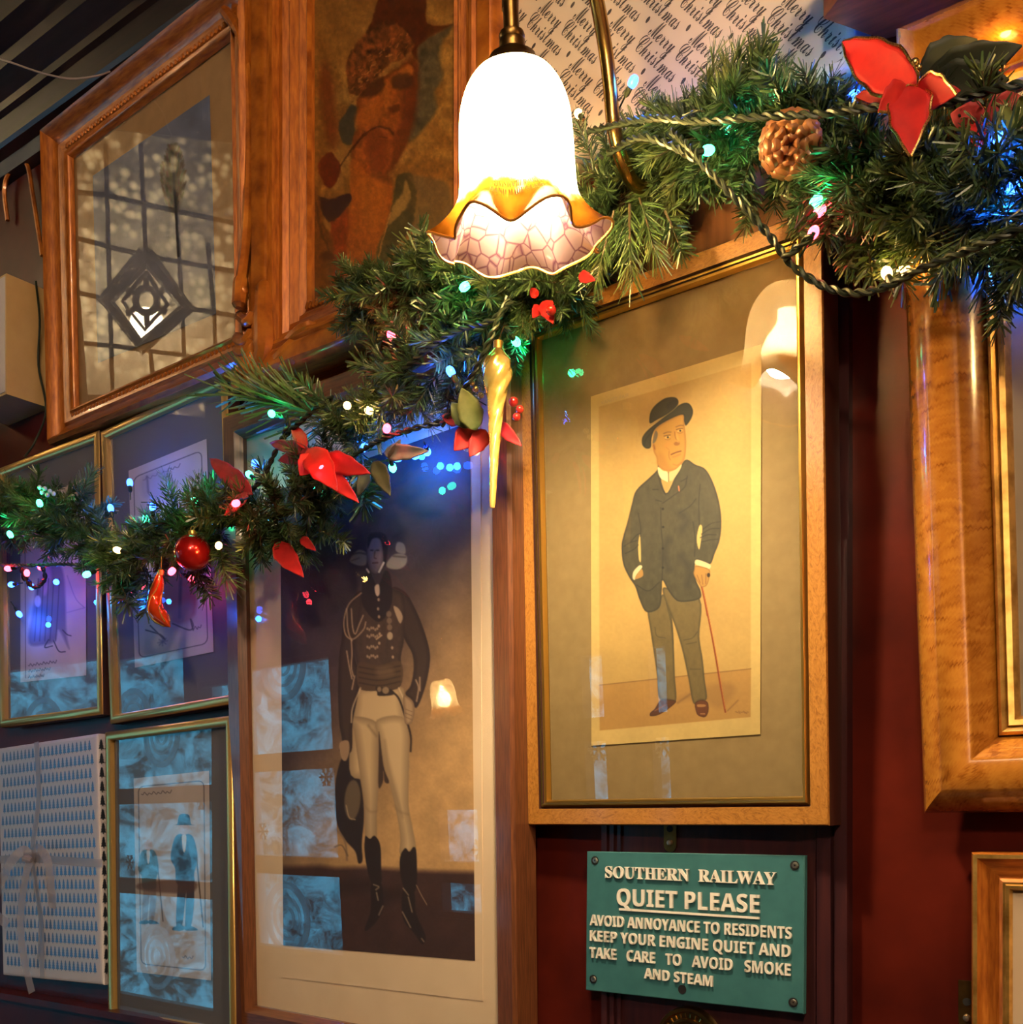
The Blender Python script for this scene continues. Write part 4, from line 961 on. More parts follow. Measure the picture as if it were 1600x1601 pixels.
for row in range(-16, 17):
    for k in range(-4, 5):
        o = base + nrm * (.0212 * row) + d * (Lp * k + ((row * .37) % 1) * Lp)
        P2 = [o + d * (q[0] * sc) + nrm * (q[1] * sc * 1.75) for q in v]
        if all(abs(q.x) < a and abs(q.z) < b for q in P2):
            mb.add([(q.x, -.0154, q.z) for q in P2], f)
        else:
            keep = [g for g in f if all(abs(P2[i].x) < a and abs(P2[i].z) < b for i in g)]
            if keep: mb.add([(q.x, -.0154, q.z) if (abs(q.x) < a and abs(q.z) < b) else (base.x * 0, -.0154, 0) for q in P2], keep)
mb.build('printed_greeting', M['ink'], pc)

# --- picture wrapped in tree-patterned paper, with organza ribbon
gp = thing('gift_wrapped_picture', 'gift-wrapped picture in ivory paper with rows of little fir trees, tied with ribbon', 'present', pose_matrix(-2.024, .028, 1.240, .45, -1.76, -.6))
w, h = .368, .471
mb = MB(); mb.moulding(w, h, [(.0, -.025), (0, -.004), (.002, -.001), (.006, 0)]); a, b = w / 2 - .006, h / 2 - .006
mb.add([(-a, 0, b), (a, 0, b), (a, 0, -b), (-a, 0, -b)], [(0, 3, 2, 1)])
tree = [(0, .0105), (.003, .006), (.0018, .006), (.0042, .0015), (.0024, .0015), (.0052, -.0035), (.0034, -.0035), (.0060, -.0085), (.0012, -.0085), (.0012, -.0112)]
tree = tree + [(-x, z) for x, z in tree[::-1] if x > 0]
for j in range(18):
    for i in range(27):
        cx, cz = -a + .004 + i * .0145 + (j % 2) * .00725, b - .014 - j * .0262
        if abs(cx) < a - .006 and abs(cz) < b - .011:
            mb.add([(cx + x, -.0004, cz + z) for x, z in tree], [tuple(range(len(tree)))[::-1]], 1)
for j in range(17):
    for i in range(2): mb.add([(w / 2 + .0004, .0085 + i * .0125 + x, b - .014 - j * .0262 + z) for x, z in tree], [tuple(range(len(tree)))], 1)
mb.build('wrapping_paper', [M['gift_paper'], M['foil']], gp)
mb = MB()
def band(pts, wd, n=(0, -1, 0), thick=0):
    pts = spline(pts, 8); n = Vector(n); vs = []
    for i, p in enumerate(pts):
        t = (pts[min(i + 1, len(pts) - 1)] - pts[max(i - 1, 0)]).normalized(); s = t.cross(n).normalized()
        vs += [p + s * wd / 2, p - s * wd / 2]
    mb.add(vs, [(2 * i, 2 * i + 1, 2 * i + 3, 2 * i + 2) for i in range(len(pts) - 1)])
bpy.context.view_layer.update(); gi = gp.matrix_world.inverted()
def gq(u, v, t=.0): 
    q = plane_hit(gp.matrix_world, u, v, -.002 - t); return q
k0 = gq(50, 1342)
band([gq(57, 1160), gq(60, 1250), k0, gq(64, 1440), gq(66, 1530)], .017)
band([gq(-60, 1346), gq(0, 1344), k0, gq(100, 1346), gq(160, 1350)], .016)
mb.build('ribbon', M['organza'], gp)
mb = MB()
band([k0, gq(35, 1330, .02), gq(10, 1360, .03), gq(-10, 1420, .02), gq(12, 1446, .012)], .02, (.5, -1, .1))
band([k0, gq(58, 1326, .02), gq(74, 1345, .03), gq(80, 1390, .022), gq(82, 1420, .012)], .018, (.5, -1, .1))
band([k0, gq(40, 1370, .012), gq(32, 1440, .010), gq(38, 1500, .012), gq(50, 1552, .014)], .018, (.3, -1, 0))
band([k0, gq(56, 1380, .012), gq(62, 1440, .010), gq(60, 1500, .008)], .02, (-.3, -1, 0))
mb.tube([k0 + Vector((-.008, -.006, .004)), k0 + Vector((0, -.012, 0)), k0 + Vector((.008, -.006, -.004))], [.006, .009, .006], 8)
mb.build('bow', M['organza'], gp)

# --- cast sign
sg = thing('railway_sign', 'green cast sign with raised cream lettering asking for quiet', 'sign', pose_matrix(-.614, .030, 1.184, -.55, .22, -.4))
bpy.context.view_layer.update()
mb = MB(); mb.moulding(.290, .177, [(0, -.008), (0, -.0008), (.001, 0)]); mb.add([(-.144, 0, .0875), (.144, 0, .0875), (.144, 0, -.0875), (-.144, 0, -.0875)], [(0, 3, 2, 1)]); mb.box((-.143, .002, -.086), (.143, .008, .086))
mb.build('plate', M['sign'], sg)
def q6(x, y): return (850 + x / 3.2, 1250 + y / 3.2)
for body, fn, l, r_, cap, off in (('SOUTHERN  RAILWAY', serif_text, (313, 390), (1168, 427), 17.5, .006), ('QUIET PLEASE', sans_text, (372, 528), (1085, 568), 26, .0), ('AVOID ANNOYANCE TO RESIDENTS', sans_text, (237, 628), (1245, 698), 16.5, 0), ('KEEP YOUR ENGINE QUIET AND', sans_text, (237, 706), (1240, 789), 16.5, 0), ('TAKE   CARE   TO   AVOID   SMOKE', sans_text, (235, 790), (1240, 882), 16.5, 0), ('AND STEAM', sans_text, (508, 893), (850, 936), 16, 0)):
    inscription('raised_lettering', sg, body, fn, q6(*l), q6(*r_), cap, 0, M['letter'], .0028, off)
c4 = [plane_hit(sg.matrix_world, *q6(x, y), 0) for x, y in ((383, 543), (1083, 588), (1083, 599), (383, 554))]
mb = MB(); mb.add(c4 + [p + Vector((0, -.0026, 0)) for p in c4], [(4, 7, 6, 5), (0, 1, 5, 4), (1, 2, 6, 5), (2, 3, 7, 6), (3, 0, 4, 7)]); mb.build('raised_underline', M['letter'], sg)
for x, y, nm in ((258, 305, 'screw'), (1258, 330, 'screw'), (250, 898, 'screw'), (1250, 1015, 'screw'), (695, 950, 'fixing_hole')):
    p = plane_hit(sg.matrix_world, *q6(x, y), 0); mb = MB(); T = Matrix.Translation(p) @ Matrix.Rotation(R(90), 4, 'X')
    mb.lathe([(.0001, .0006), (.0055, .0006), (.0055, 0)], 16, T, 0)
    if nm == 'screw': mb.lathe([(.0009, .0012), (.0011, .0022), (.0030, .0022), (.0038, .0006)], 12, T @ Matrix.Translation((.0006, 0, 0)), 1)
    mb.build(nm, [M['black'], M['steel']], sg)
# round brass plaque peeping in at the bottom edge
pq = thing('round_plaque', 'round bronze plaque at the bottom edge under the green sign', 'plaque', loc=P(1080, 1629, .012))
Tq = Matrix.Rotation(R(90), 4, 'X')
mb = MB(); mb.lathe([(.0001, .006), (.024, .006), (.026, .009), (.029, .009), (.030, .006), (.036, .006), (.038, .010), (.042, .010), (.0435, .006), (.044, 0)], 40, Tq); mb.build('disc', M['brass_dark'], pq, smooth=True)
mb = MB()
for k in range(30):
    an = 2 * math.pi * k / 30
    if k % 9 == 4: continue
    mb.tube([(.0305 * math.cos(an), -.0062, .0305 * math.sin(an)), (.0352 * math.cos(an), -.0066, .0352 * math.sin(an))], .0011, 5)
mb.build('worn_ring', M['brass'], pq)

# --- pale case high on the left wall, its lead, and odds and ends there
cb = thing('wall_case', 'cream painted box fixed high on the wall at the far left edge', 'box', loc=(0, 0, 0))
fx = P(10, 500, .09).x
mb = MB(); mb.box((fx - .16, -.09, 2.150), (fx, 0, 2.385)); mb.build('case', M['cream_box'], cb)
mb = MB(); mb.box((fx - .155, -.0915, 2.155), (fx - .004, -.09, 2.38)); mb.build('front_panel', mat('pale_front', (.62, .52, .5), .5), cb)
mb = MB(); mb.tube(spline([P(56, 440, .03), P(62, 500, .035), P(60, 570, .03), P(72, 640, .02), P(55, 690, .03), P(38, 715, .05)], 6), .0022, 6)
o = mb.build('cable', M['cable'], None, smooth=True); o['label'] = 'thin brown lead hanging beside the cream wall box'; o['category'] = 'cable'
mb = MB(); mb.tube(spline([P(12, 345, .012), P(7, 300, .015), P(14, 272, .015), P(40, 254, .012), P(52, 310, .012), P(66, 400, .012)], 8), .0045, 6)
o = mb.build('bent_cane', M['carved'], None, smooth=True); o['label'] = 'thin bent brown cane above the cream wall box'; o['category'] = 'cane'
mb = MB(); mb.tube(spline([P(-40, 80, .2), P(15, 97, .19), P(65, 114, .17), P(110, 123, .14), P(150, 119, .11), P(172, 112, .08)], 8), .0016, 6)
o = mb.build('wire', mat('grey_wire', (.25, .2, .2), .4), None, smooth=True); o['label'] = 'thin sagging wire below the dark cornice at the top left'; o['category'] = 'wire'

# ------------------------------------------------------------------ wall lamp
def shade_profile():
    key = [(.0, .022), (.003, .034), (.009, .0405), (.016, .0455), (.025, .0500), (.038, .0540), (.054, .0560), (.080, .0572), (.102, .0580), (.118, .0598), (.132, .0640), (.144, .0705), (.154, .0780), (.161, .0850)]
    return [tuple(p)[:2] for p in [(q.x * .965, q.y * .965) for q in spline([(a, b, 0) for a, b in key], 3)]]
LAMP_AX = -.6206; LAMP_T = .37; LAMP_TOP = 2.0235; LMX = -.645; LMZ = 2.072
def build_lamp(label):
    o = thing('wall_lamp', label, 'lamp', loc=(LMX, -.0, LMZ))
    L0 = Vector((LMX, 0, LMZ))
    mb = MB(); mb.lathe([(.0001, .030), (.018, .029), (.030, .018), (.034, .006), (.034, .0)], 24, Matrix.Rotation(R(90), 4, 'X')); mb.build('wall_rose', M['brass'], o, smooth=True)
    path = [Vector((LMX, -.02, LMZ)), Vector((LMX, -.055, 2.066)), Vector((LMX, -.10, 2.050)), Vector((LMX + .002, -.13, 2.058)), Vector((LMX + .003, -.152, 2.085)), Vector((LMX + .004, -.163, 2.13)), Vector((LMX + .005, -.178, 2.174)),
            Vector((LMX + .008, -.21, 2.225)), Vector((LMX + .012, -.26, 2.262)), Vector((LMX + .016, -.315, 2.255)), Vector((LMX + .020, -.352, 2.21)), Vector((LAMP_AX + .002, -.375, 2.14)), Vector((LAMP_AX + .001, -.376, 2.075))]
    mb = MB(); mb.tube([p - L0 for p in spline(path, 8)], .0082, 12); mb.build('swan_neck_arm', M['brass'], o, smooth=True)
    T = Matrix.Translation(Vector((LAMP_AX, -LAMP_T, LAMP_TOP)) - L0) @ Matrix.Rotation(R(8), 4, 'X') @ Matrix.Rotation(R(2.8), 4, 'Y')
    mb = MB(); mb.lathe([(.0075, .06), (.0075, .032), (.0115, .031), (.0125, .028), (.0115, .025), (.0125, .0235), (.0125, .020), (.0125, .016), (.022, .010), (.0235, .006), (.026, .003), (.032, -.002), (.033, -.006), (.030, -.006)], 24, T); mb.build('gallery', M['brass_dark'], o, smooth=True)
    prof = shade_profile(); n = 112; vs, fs, uv = [], [], []
    for s, r in prof:
        f = max(0, (s - .112) / .0434) ** 1.5
        for k in range(n):
            an = 2 * math.pi * k / n; c = math.cos(7 * an + 4.04)
            rr = r + f * (.008 * c + .003 * math.cos(14 * an)); zz = -s + f * (.0075 * c)
            vs.append((rr * math.cos(an), rr * math.sin(an), zz))
    for i in range(len(prof) - 1):
        for k in range(n):
            a, b = i * n + k, i * n + (k + 1) % n
            fs.append((a, a + n, b + n, b))
    mb = MB(); mb.add([T @ Vector(v) for v in vs], fs); sh = mb.build('glass_shade', M['shade'], o, smooth=True)
    da = sh.data.attributes.new('amber_density', 'FLOAT', 'POINT'); da.data.foreach_set('value', [s / .1554 for s, r in prof for k in range(n)])
    mb = MB(); mb.tube([T @ Vector(v) for v in vs[-n:]], .0014, 6, closed=True); mb.build('rim', M['rim'], sh, smooth=True)
    mb = MB(); mb.lathe([(.0001, -.122), (.018, -.117), (.029, -.103), (.032, -.088), (.027, -.070), (.016, -.054), (.012, -.045)], 16, T); mb.lathe([(.013, -.03), (.013, -.047), (.0125, -.048)], 16, T)
    A = 2 * math.pi * (.024 ** 2 + .02 * .04)
    M['bulb'].node_tree.nodes['Principled BSDF'].inputs['Emission Strength'].default_value = LAMP_W / (math.pi * .0125)
    mb.build('bulb', M['bulb'], o, smooth=True)
    # maker's lettering fired on the glass
    mb = MB(); Ti = T.inverted(); cam_dir = (Ti @ (Vector((0, -D, EYE)) - L0)); a0 = math.atan2(cam_dir.y, cam_dir.x)
    for body, z0 in (('CHRISTOPHER WRAY', .1285), ('HAND MADE GLASS', .1350)):
        v, f = text_mesh(serif_text(body), 0, 0); ch, by = cap_height(serif_text); x0, x1 = v[:, 0].min(), v[:, 0].max()
        W = .046; h = .0050; pv = []
        for p in v:
            s = z0 - (p[1] - by) / ch * h; r = float(np.interp(s, [q[0] for q in prof], [q[1] for q in prof]))
            an = a0 + ((p[0] - x0) / (x1 - x0) - .5) * W / .062 - .02
            ff = max(0, (s - .112) / .0434) ** 1.5; cc = math.cos(7 * an + 4.04)
            r += ff * (.008 * cc + .003 * math.cos(14 * an)) + .0018
            pv.append(T @ Vector((r * math.cos(an), r * math.sin(an), -s + ff * .0075 * cc)))
        mb.add(pv, f)
    mb.build('maker_lettering', mat('fired_lettering', (.10, .035, .01), .6), sh)
    return o
lamp = build_lamp('brass swan-neck wall lamp with a lit frilled glass shade')
lamp2 = copy_tree(lamp); lamp2['label'] = 'lit frilled wall lamp seen only as a reflection in the officer print'
lamp2.location = (-3.22, -2.62, 1.84); lamp2.rotation_euler = (0, 0, math.pi)
lamp3 = copy_tree(lamp); lamp3['label'] = 'matching lit wall lamp further along the wall to the right of the maple frame'
lamp3.location = (.62, 0, 2.072)
for l in (lamp, lamp2, lamp3): l['group'] = 'frilled glass wall lamps'

# leaded-glass screen hanging in the room (seen reflected in the tree picture)
sc_ = thing('leaded_screen', 'leaded glass screen with a diamond rosette, reflected in the tree picture', 'leaded glass')
def refl_pt(u, v):
    o, d = ray(u, v); MW = ul.matrix_world; n = (MW.to_3x3() @ Vector((0, -1, 0))).normalized(); p0 = MW @ Vector((0, .001, 0))
    h = o + d * ((p0 - o).dot(n) / d.dot(n)); return h, d - 2 * d.dot(n) * n
h0, d0 = refl_pt(228, 470); C0 = h0 + d0 * 2.0
nz = -d0.normalized(); sx = Vector((0, 0, 1)).cross(nz).normalized(); sy = nz.cross(sx)
def scr(u, v, off=0):
    h, d = refl_pt(u, v); p = h + d * ((C0 - h).dot(nz) / d.dot(nz)); r = p - C0; return Vector((r.dot(sx), r.dot(sy), off))
MS = Matrix((sx, sy, nz)).transposed().to_4x4(); MS.translation = C0; sc_.matrix_world = MS
cnr = [scr(112, 225), scr(372, 225), scr(372, 615), scr(112, 615)]
xs = [p.x for p in cnr]; ys = [p.y for p in cnr]
bx0, bx1, by0, by1 = min(xs), max(xs), min(ys), max(ys)
mb = MB(); mb.add([(bx0, by0, 0), (bx1, by0, 0), (bx1, by1, 0), (bx0, by1, 0)], [(0, 1, 2, 3)]); mb.build('pebbled_panes', M['pebble'], sc_)
mb = MB()
def came(pts, r): mb.tube([scr(u, v, .004) for u, v in pts], r, 6)
for q in ([(165, 225), (176, 615)], [(220, 225), (228, 398)], [(235, 545), (240, 615)], [(275, 300), (284, 470), (288, 560)], [(325, 380), (335, 500), (338, 600)], [(112, 300), (165, 305), (275, 330), (372, 350)], [(112, 370), (168, 385), (228, 400), (330, 418), (372, 425)], [(112, 455), (168, 468)], [(290, 482), (335, 488), (372, 495)], [(112, 535), (172, 540), (285, 555), (372, 570)]): came(q, .008)
for q in ([(228, 398), (292, 482), (222, 542), (166, 470), (228, 398)],): came(q, .028)
for q in ([(228, 425), (262, 476), (226, 515), (192, 472), (228, 425)],): came(q, .008)
ring = [(229 + 17 * math.cos(a), 470 + 19 * math.sin(a)) for a in [2 * math.pi * i / 16 for i in range(17)]]; came(ring, .012)
for a in range(6):
    an = a * math.pi / 3 + .5; came([(229 + 17 * math.cos(an), 470 + 19 * math.sin(an)), (229 + 36 * math.cos(an), 470 + 40 * math.sin(an))], .010)
mb.build('lead_cames', M['lead'], sc_, smooth=True)
mb = MB(); b = .05
for a_, c_ in (((bx0 - b, by0 - b, -.03), (bx0, by1 + b, .03)), ((bx1, by0 - b, -.03), (bx1 + b, by1 + b, .03)), ((bx0, by0 - b, -.03), (bx1, by0, .03)), ((bx0, by1, -.03), (bx1, by1 + b, .03))): mb.box(a_, c_)
mb.build('screen_frame', M['dark_wood'], sc_)
mb = MB()  # unseen box added so the globe's light leaves only through the panes
for a_, c_ in (((bx0 - b, by0 - b, -.5), (bx0 - b + .02, by1 + b, 0)), ((bx1 + b - .02, by0 - b, -.5), (bx1 + b, by1 + b, 0)), ((bx0 - b, by0 - b, -.5), (bx1 + b, by0 - b + .02, 0)), ((bx0 - b, by1 + b - .02, -.5), (bx1 + b, by1 + b, 0)), ((bx0 - b, by0 - b, -.52), (bx1 + b, by1 + b, -.5))): mb.box(a_, c_)
mb.build('light_shield', mat('shield_lining', (.20, .18, .14), .7), sc_)
for x in (bx0 + .1, bx1 - .1):
    mb = MB(); mb.tube([(x, by1, 0), (x, by1 + .9, 0)], .008, 6); mb.build('hanging_rod', M['brass_dark'], sc_)
gl = thing('globe_lamp', 'lit opal globe lamp glowing behind the leaded screen', 'lamp', loc=C0 - nz * .22 + sy * (-.08))
mb = MB(); mb.ball((0, 0, 0), .06, 12); mb.build('globe', mat('opal_globe', (1, .9, .7), .3, emis=(1, .80, .50), es=SCREEN_W / (math.pi * 4 * math.pi * .06 ** 2)), gl, smooth=True)
mb = MB(); mb.tube([(0, 0, .055), (0, 0, .2)], .006, 6); mb.build('rod', M['brass_dark'], gl)
# two globes added for ambient fill, hung unseen outside the picture
for k, (x, y, z) in enumerate(((.45, -2.25, 2.45), (1.0, -2.0, 3.15))):
    o = thing('fill_globe', ('added opal fill globe in the room behind the photographer' if k == 0 else 'added opal fill globe near the right side wall of the room'), 'lamp', loc=(x, y, z))
    mb = MB(); mb.ball((0, 0, 0), .09, 12); mb.build('globe', mat('opal_fill_globe', (1, .9, .7), .3, emis=(1, .74, .46), es=FILL_W / (math.pi * 4 * math.pi * .09 ** 2)), o, smooth=True)
    mb = MB(); mb.tube([(0, 0, .085), (0, 0, 3.7 - z)], .005, 6); mb.build('flex', M['cable'], o)

# ------------------------------------------------------------------ garlands
def sprig_mesh(kind, seed):
    rnd = random.Random(seed); mb = MB()
    L = {'fir': .085, 'pine': .10}[kind]
    bend = rnd.uniform(-.25, .25); bz = rnd.uniform(-.2, .2)
    def ax(t): return Vector((L * t, bend * L * t * t, bz * L * t * t))
    mb.tube([ax(i / 5) for i in range(6)], [.0018, .0016, .0014, .0012, .001, .0006], 5, 1)
    n = 120 if kind == 'fir' else 120
    for i in range(n):
        t = .04 + .96 * (i / n) ** .9; ph = rnd.uniform(0, 2 * math.pi)
        ln = (rnd.uniform(.020, .036) if kind == 'fir' else rnd.uniform(.028, .046)) * (1 - .25 * t)
        wd = rnd.uniform(.0018, .0032) if kind == 'fir' else rnd.uniform(.0011, .0018)
        op = rnd.uniform(.75, 1.25) if kind == 'fir' else rnd.uniform(.45, .85)
        rad = Vector((0, math.cos(ph), math.sin(ph))); d = (Vector((math.cos(op), 0, 0)) + rad * math.sin(op)).normalized()
        s = d.cross(Vector((rnd.uniform(-1, 1), rnd.uniform(-1, 1), rnd.uniform(-1, 1)))).normalized() * wd / 2
        b = ax(t); m = b + d * ln * .55 + Vector((ln * .06, 0, 0)); e = b + d * ln + Vector((ln * .16, 0, 0))
        mb.add([b - s * .6, b + s * .6, m + s, m - s, e + s * .7, e - s * .7], [(0, 1, 2, 3), (3, 2, 4, 5)])
    me = mb
    return me
SPR = {k: [sprig_mesh(k, 11 * i + (0 if k == 'fir' else 5)) for i in range(6)] for k in ('fir', 'pine')}
SPO = {}
for k in SPR:
    for i, m in enumerate(SPR[k]):
        ob = m.build('sprig', [M['needle_' + k], M['stem']]); SPO[(k, i)] = ob.data; bpy.data.objects.remove(ob)
def orient(base, dirv, scale, roll):
    x = dirv.normalized(); up = Vector((0, 0, 1)) if abs(x.z) < .95 else Vector((0, 1, 0))
    y = up.cross(x).normalized(); z = x.cross(y)
    Mx = Matrix((x, y, z)).transposed().to_4x4() @ Matrix.Rotation(roll, 4, 'X') @ Matrix.Scale(scale, 4); Mx.translation = base
    return Mx
def garland(name, label, path, n_extra, extra_sprigs, seed, pine_share=.22):
    """path: (u, v, t, reach) points; sprigs fan out of a twisted wire core"""
    rnd = random.Random(seed)
    g = thing(name, label, 'garland', loc=P(*path[len(path) // 2][:3])); org = g.location.copy()
    pts = [P(u, v, t) for u, v, t, r in path]; rr = [p[3] for p in path]
    cl = spline(pts, 14); m = len(cl)
    ra = [float(np.interp(i / (m - 1) * (len(rr) - 1), range(len(rr)), rr)) for i in range(m)]
    mb = MB(); mb.tube([p - org for p in cl], .0045, 7); mb.build('wire_core', M['stem'], g, smooth=True)
    seg = [0.0]
    for a, b in zip(cl, cl[1:]): seg.append(seg[-1] + (b - a).length)
    jobs = []
    for u0, v0, u1, v1, t0, t1, kind, sc in extra_sprigs:
        a, b = P(u0, v0, t0), P(u1, v1, t1); jobs.append((a, b - a, (b - a).length / (.085 if kind == 'fir' else .10) * sc, kind))
    total = 100 - len(jobs) + n_extra
    for k in range(total):
        s = (k + rnd.random()) / total * seg[-1]
        i = min(m - 2, max(0, int(np.searchsorted(seg, s)) - 1)); f = (s - seg[i]) / max(1e-6, seg[i + 1] - seg[i])
        p = cl[i].lerp(cl[i + 1], f); T = (cl[i + 1] - cl[i]).normalized()
        n1 = T.cross(Vector((0, 1, 0))).normalized(); n2 = Vector((0, -1, 0))
        an = rnd.uniform(-.15, math.pi + .15) if rnd.random() < .8 else rnd.uniform(0, 2 * math.pi)
        rad = n1 * math.cos(an) + n2 * math.sin(an)
        d = T * rnd.choice((-1, 1)) * rnd.uniform(.15, .9) + rad * rnd.uniform(.5, 1.0) + Vector((0, 0, -.15))
        kind = 'pine' if rnd.random() < pine_share else 'fir'
        L = ra[i] * 1.12 * rnd.uniform(.7, 1.15)
        base = p + rad * ra[i] * rnd.uniform(-.15, .40)
        sc = L / .085 if kind == 'fir' else L / .10
        if (base + d.normalized() * L).y > -.055: d.y = min(d.y, (-.06 - base.y) / L)
        jobs.append((base, d, sc, kind))
    rest = jobs[len(extra_sprigs):]; rnd.shuffle(rest); jobs = jobs[:len(extra_sprigs)] + rest
    ex = MB()
    for k, (base, d, sc, kind) in enumerate(jobs):
        Mx = orient(base - org, d, sc, rnd.uniform(0, 6.3)); i = rnd.randrange(6)
        if k < 100:
            o = bpy.data.objects.new('sprig', SPO[(kind, i)]); COL.objects.link(o); o.parent = g; o.matrix_local = Mx
        else:
            src = SPR[kind][i]; off = len(ex.v); A = np.array(Mx)
            V = np.array(src.v) @ A[:3, :3].T + A[:3, 3]
            ex.v += V.tolist(); ex.f += [[q + off for q in f] for f in src.f]; ex.mi += [(2 if mi else (0 if kind == 'fir' else 1)) for mi in src.mi]; ex.uv += src.uv
    if ex.v:
        o = ex.build('filler_sprigs', [M['needle_fir'], M['needle_pine'], M['stem']], g); o['kind'] = 'stuff'
    return g
g1 = garland('pine_garland', 'artificial pine garland swagged over the small gilt frames and officer print',
    [(-90, 800, .11, .055), (0, 800, .115, .056), (70, 805, .12, .056), (140, 835, .12, .052), (200, 875, .12, .048), (265, 850, .12, .05), (330, 825, .12, .056), (400, 812, .12, .058), (465, 795, .12, .058), (520, 740, .12, .05), (560, 672, .12, .050), (620, 612, .12, .054), (690, 575, .12, .054), (760, 530, .115, .050), (810, 470, .11, .045)], 330,
    [(540, 660, 378, 612, .13, .15, 'pine', 1.0), (500, 655, 385, 585, .12, .13, 'pine', 1.0), (520, 640, 468, 598, .13, .15, 'fir', 1.0), (600, 560, 565, 520, .13, .14, 'fir', 1.1), (200, 900, 160, 925, .13, .15, 'fir', 1.0), (230, 890, 235, 945, .13, .15, 'fir', 1.0), (180, 890, 205, 945, .13, .15, 'fir', 1.0), (120, 790, 140, 735, .12, .13, 'pine', 1.0), (280, 800, 262, 745, .12, .13, 'pine', 1.0), (330, 840, 365, 900, .13, .15, 'pine', 1.0), (300, 880, 325, 935, .12, .13, 'fir', 1.0), (500, 830, 540, 845, .12, .13, 'fir', 1.0), (300, 790, 340, 760, .12, .14, 'fir', 1.0), (560, 700, 600, 790, .11, .12, 'fir', .9)], 3)
g2 = garland('pine_garland', 'artificial pine garland draped along the top, from lamp to maple frame',
    [(560, 470, .11, .04), (640, 455, .12, .05), (720, 455, .125, .050), (790, 465, .12, .050), (860, 455, .12, .048), (905, 425, .09, .050), (945, 350, .065, .050), (1000, 290, .06, .050), (1070, 230, .085, .056), (1160, 195, .11, .056), (1240, 215, .11, .052), (1310, 255, .115, .054), (1390, 290, .125, .060), (1470, 285, .13, .064), (1550, 300, .14, .066), (1640, 330, .14, .066)], 420,
    [(660, 460, 600, 470, .13, .15, 'pine', .9), (660, 450, 640, 400, .13, .15, 'pine', .9), (645, 465, 628, 505, .14, .16, 'pine', .9), (690, 430, 640, 378, .12, .13, 'fir', 1.0), (985, 320, 980, 440, .13, .15, 'pine', .95), (960, 330, 930, 445, .13, .14, 'pine', .95), (1000, 310, 1035, 420, .12, .13, 'pine', .85), (1040, 330, 1075, 400, .12, .12, 'fir', 1.0), (930, 260, 905, 200, .10, .10, 'fir', 1.0), (1110, 190, 1105, 110, .12, .14, 'fir', 1.0), (1130, 185, 1160, 110, .12, .14, 'fir', 1.0), (1220, 190, 1235, 105, .12, .13, 'pine', 1.0), (1200, 180, 1190, 110, .12, .14, 'fir', 1.0),
     (1350, 340, 1365, 440, .13, .15, 'fir', 1.0), (1380, 350, 1410, 440, .13, .15, 'fir', 1.0), (1320, 340, 1330, 415, .13, .14, 'fir', 1.0), (1440, 330, 1450, 410, .14, .16, 'fir', 1.0), (1420, 330, 1475, 400, .14, .15, 'fir', 1.0), (1570, 340, 1572, 450, .14, .16, 'fir', 1.0), (1576, 410, 1560, 510, .15, .16, 'fir', 1.0), (1590, 350, 1610, 450, .14, .16, 'fir', 1.0), (1590, 400, 1625, 480, .15, .17, 'pine', 1.0), (1250, 300, 1255, 370, .12, .13, 'fir', 1.0), (1180, 280, 1165, 355, .12, .13, 'fir', 1.0)], 8)

# ------------------------------------------------------------------ fairy lights
def led_mat(name, c, st):
    return mat(name, tuple(min(1, x) for x in c), .3, emis=c, es=st)
LED = {'g': led_mat('green_led', (.05, 1, .40), 11), 'b': led_mat('blue_led', (.02, .10, 1), 17), 'r': led_mat('red_led', (1, .05, .08), 12), 'y': led_mat('warm_led', (1, .60, .20), 8)}
GLOW = {'g': (.02, 1, .32), 'b': (.01, .12, 1), 'r': (1, .02, .03), 'y': (1, .55, .12)}
GLP = {}
for k, c in GLOW.items():
    GLP[k] = bpy.data.lights.new('led_light', 'POINT'); GLP[k].color = c; GLP[k].energy = LED_W * (4.2 if k == 'b' else 1.2); GLP[k].shadow_soft_size = .005
NAMES = {'g': 'green bulb', 'b': 'blue bulb', 'r': 'red bulb', 'y': 'amber bulb'}
def twist(pts, r=.0021, turns=90, amp=.0022):
    cl = spline(pts, 16); out = [[], []]; acc = 0
    for i, p in enumerate(cl):
        if i: acc += (cl[i] - cl[i - 1]).length
        t = (cl[min(i + 1, len(cl) - 1)] - cl[max(i - 1, 0)]).normalized(); a = t.cross(Vector((0, 1, .2))).normalized(); b = t.cross(a)
        for s in (0, 1):
            an = acc * turns * 2.6 + s * math.pi; out[s].append(p + (a * math.cos(an) + b * math.sin(an)) * amp)
    return out
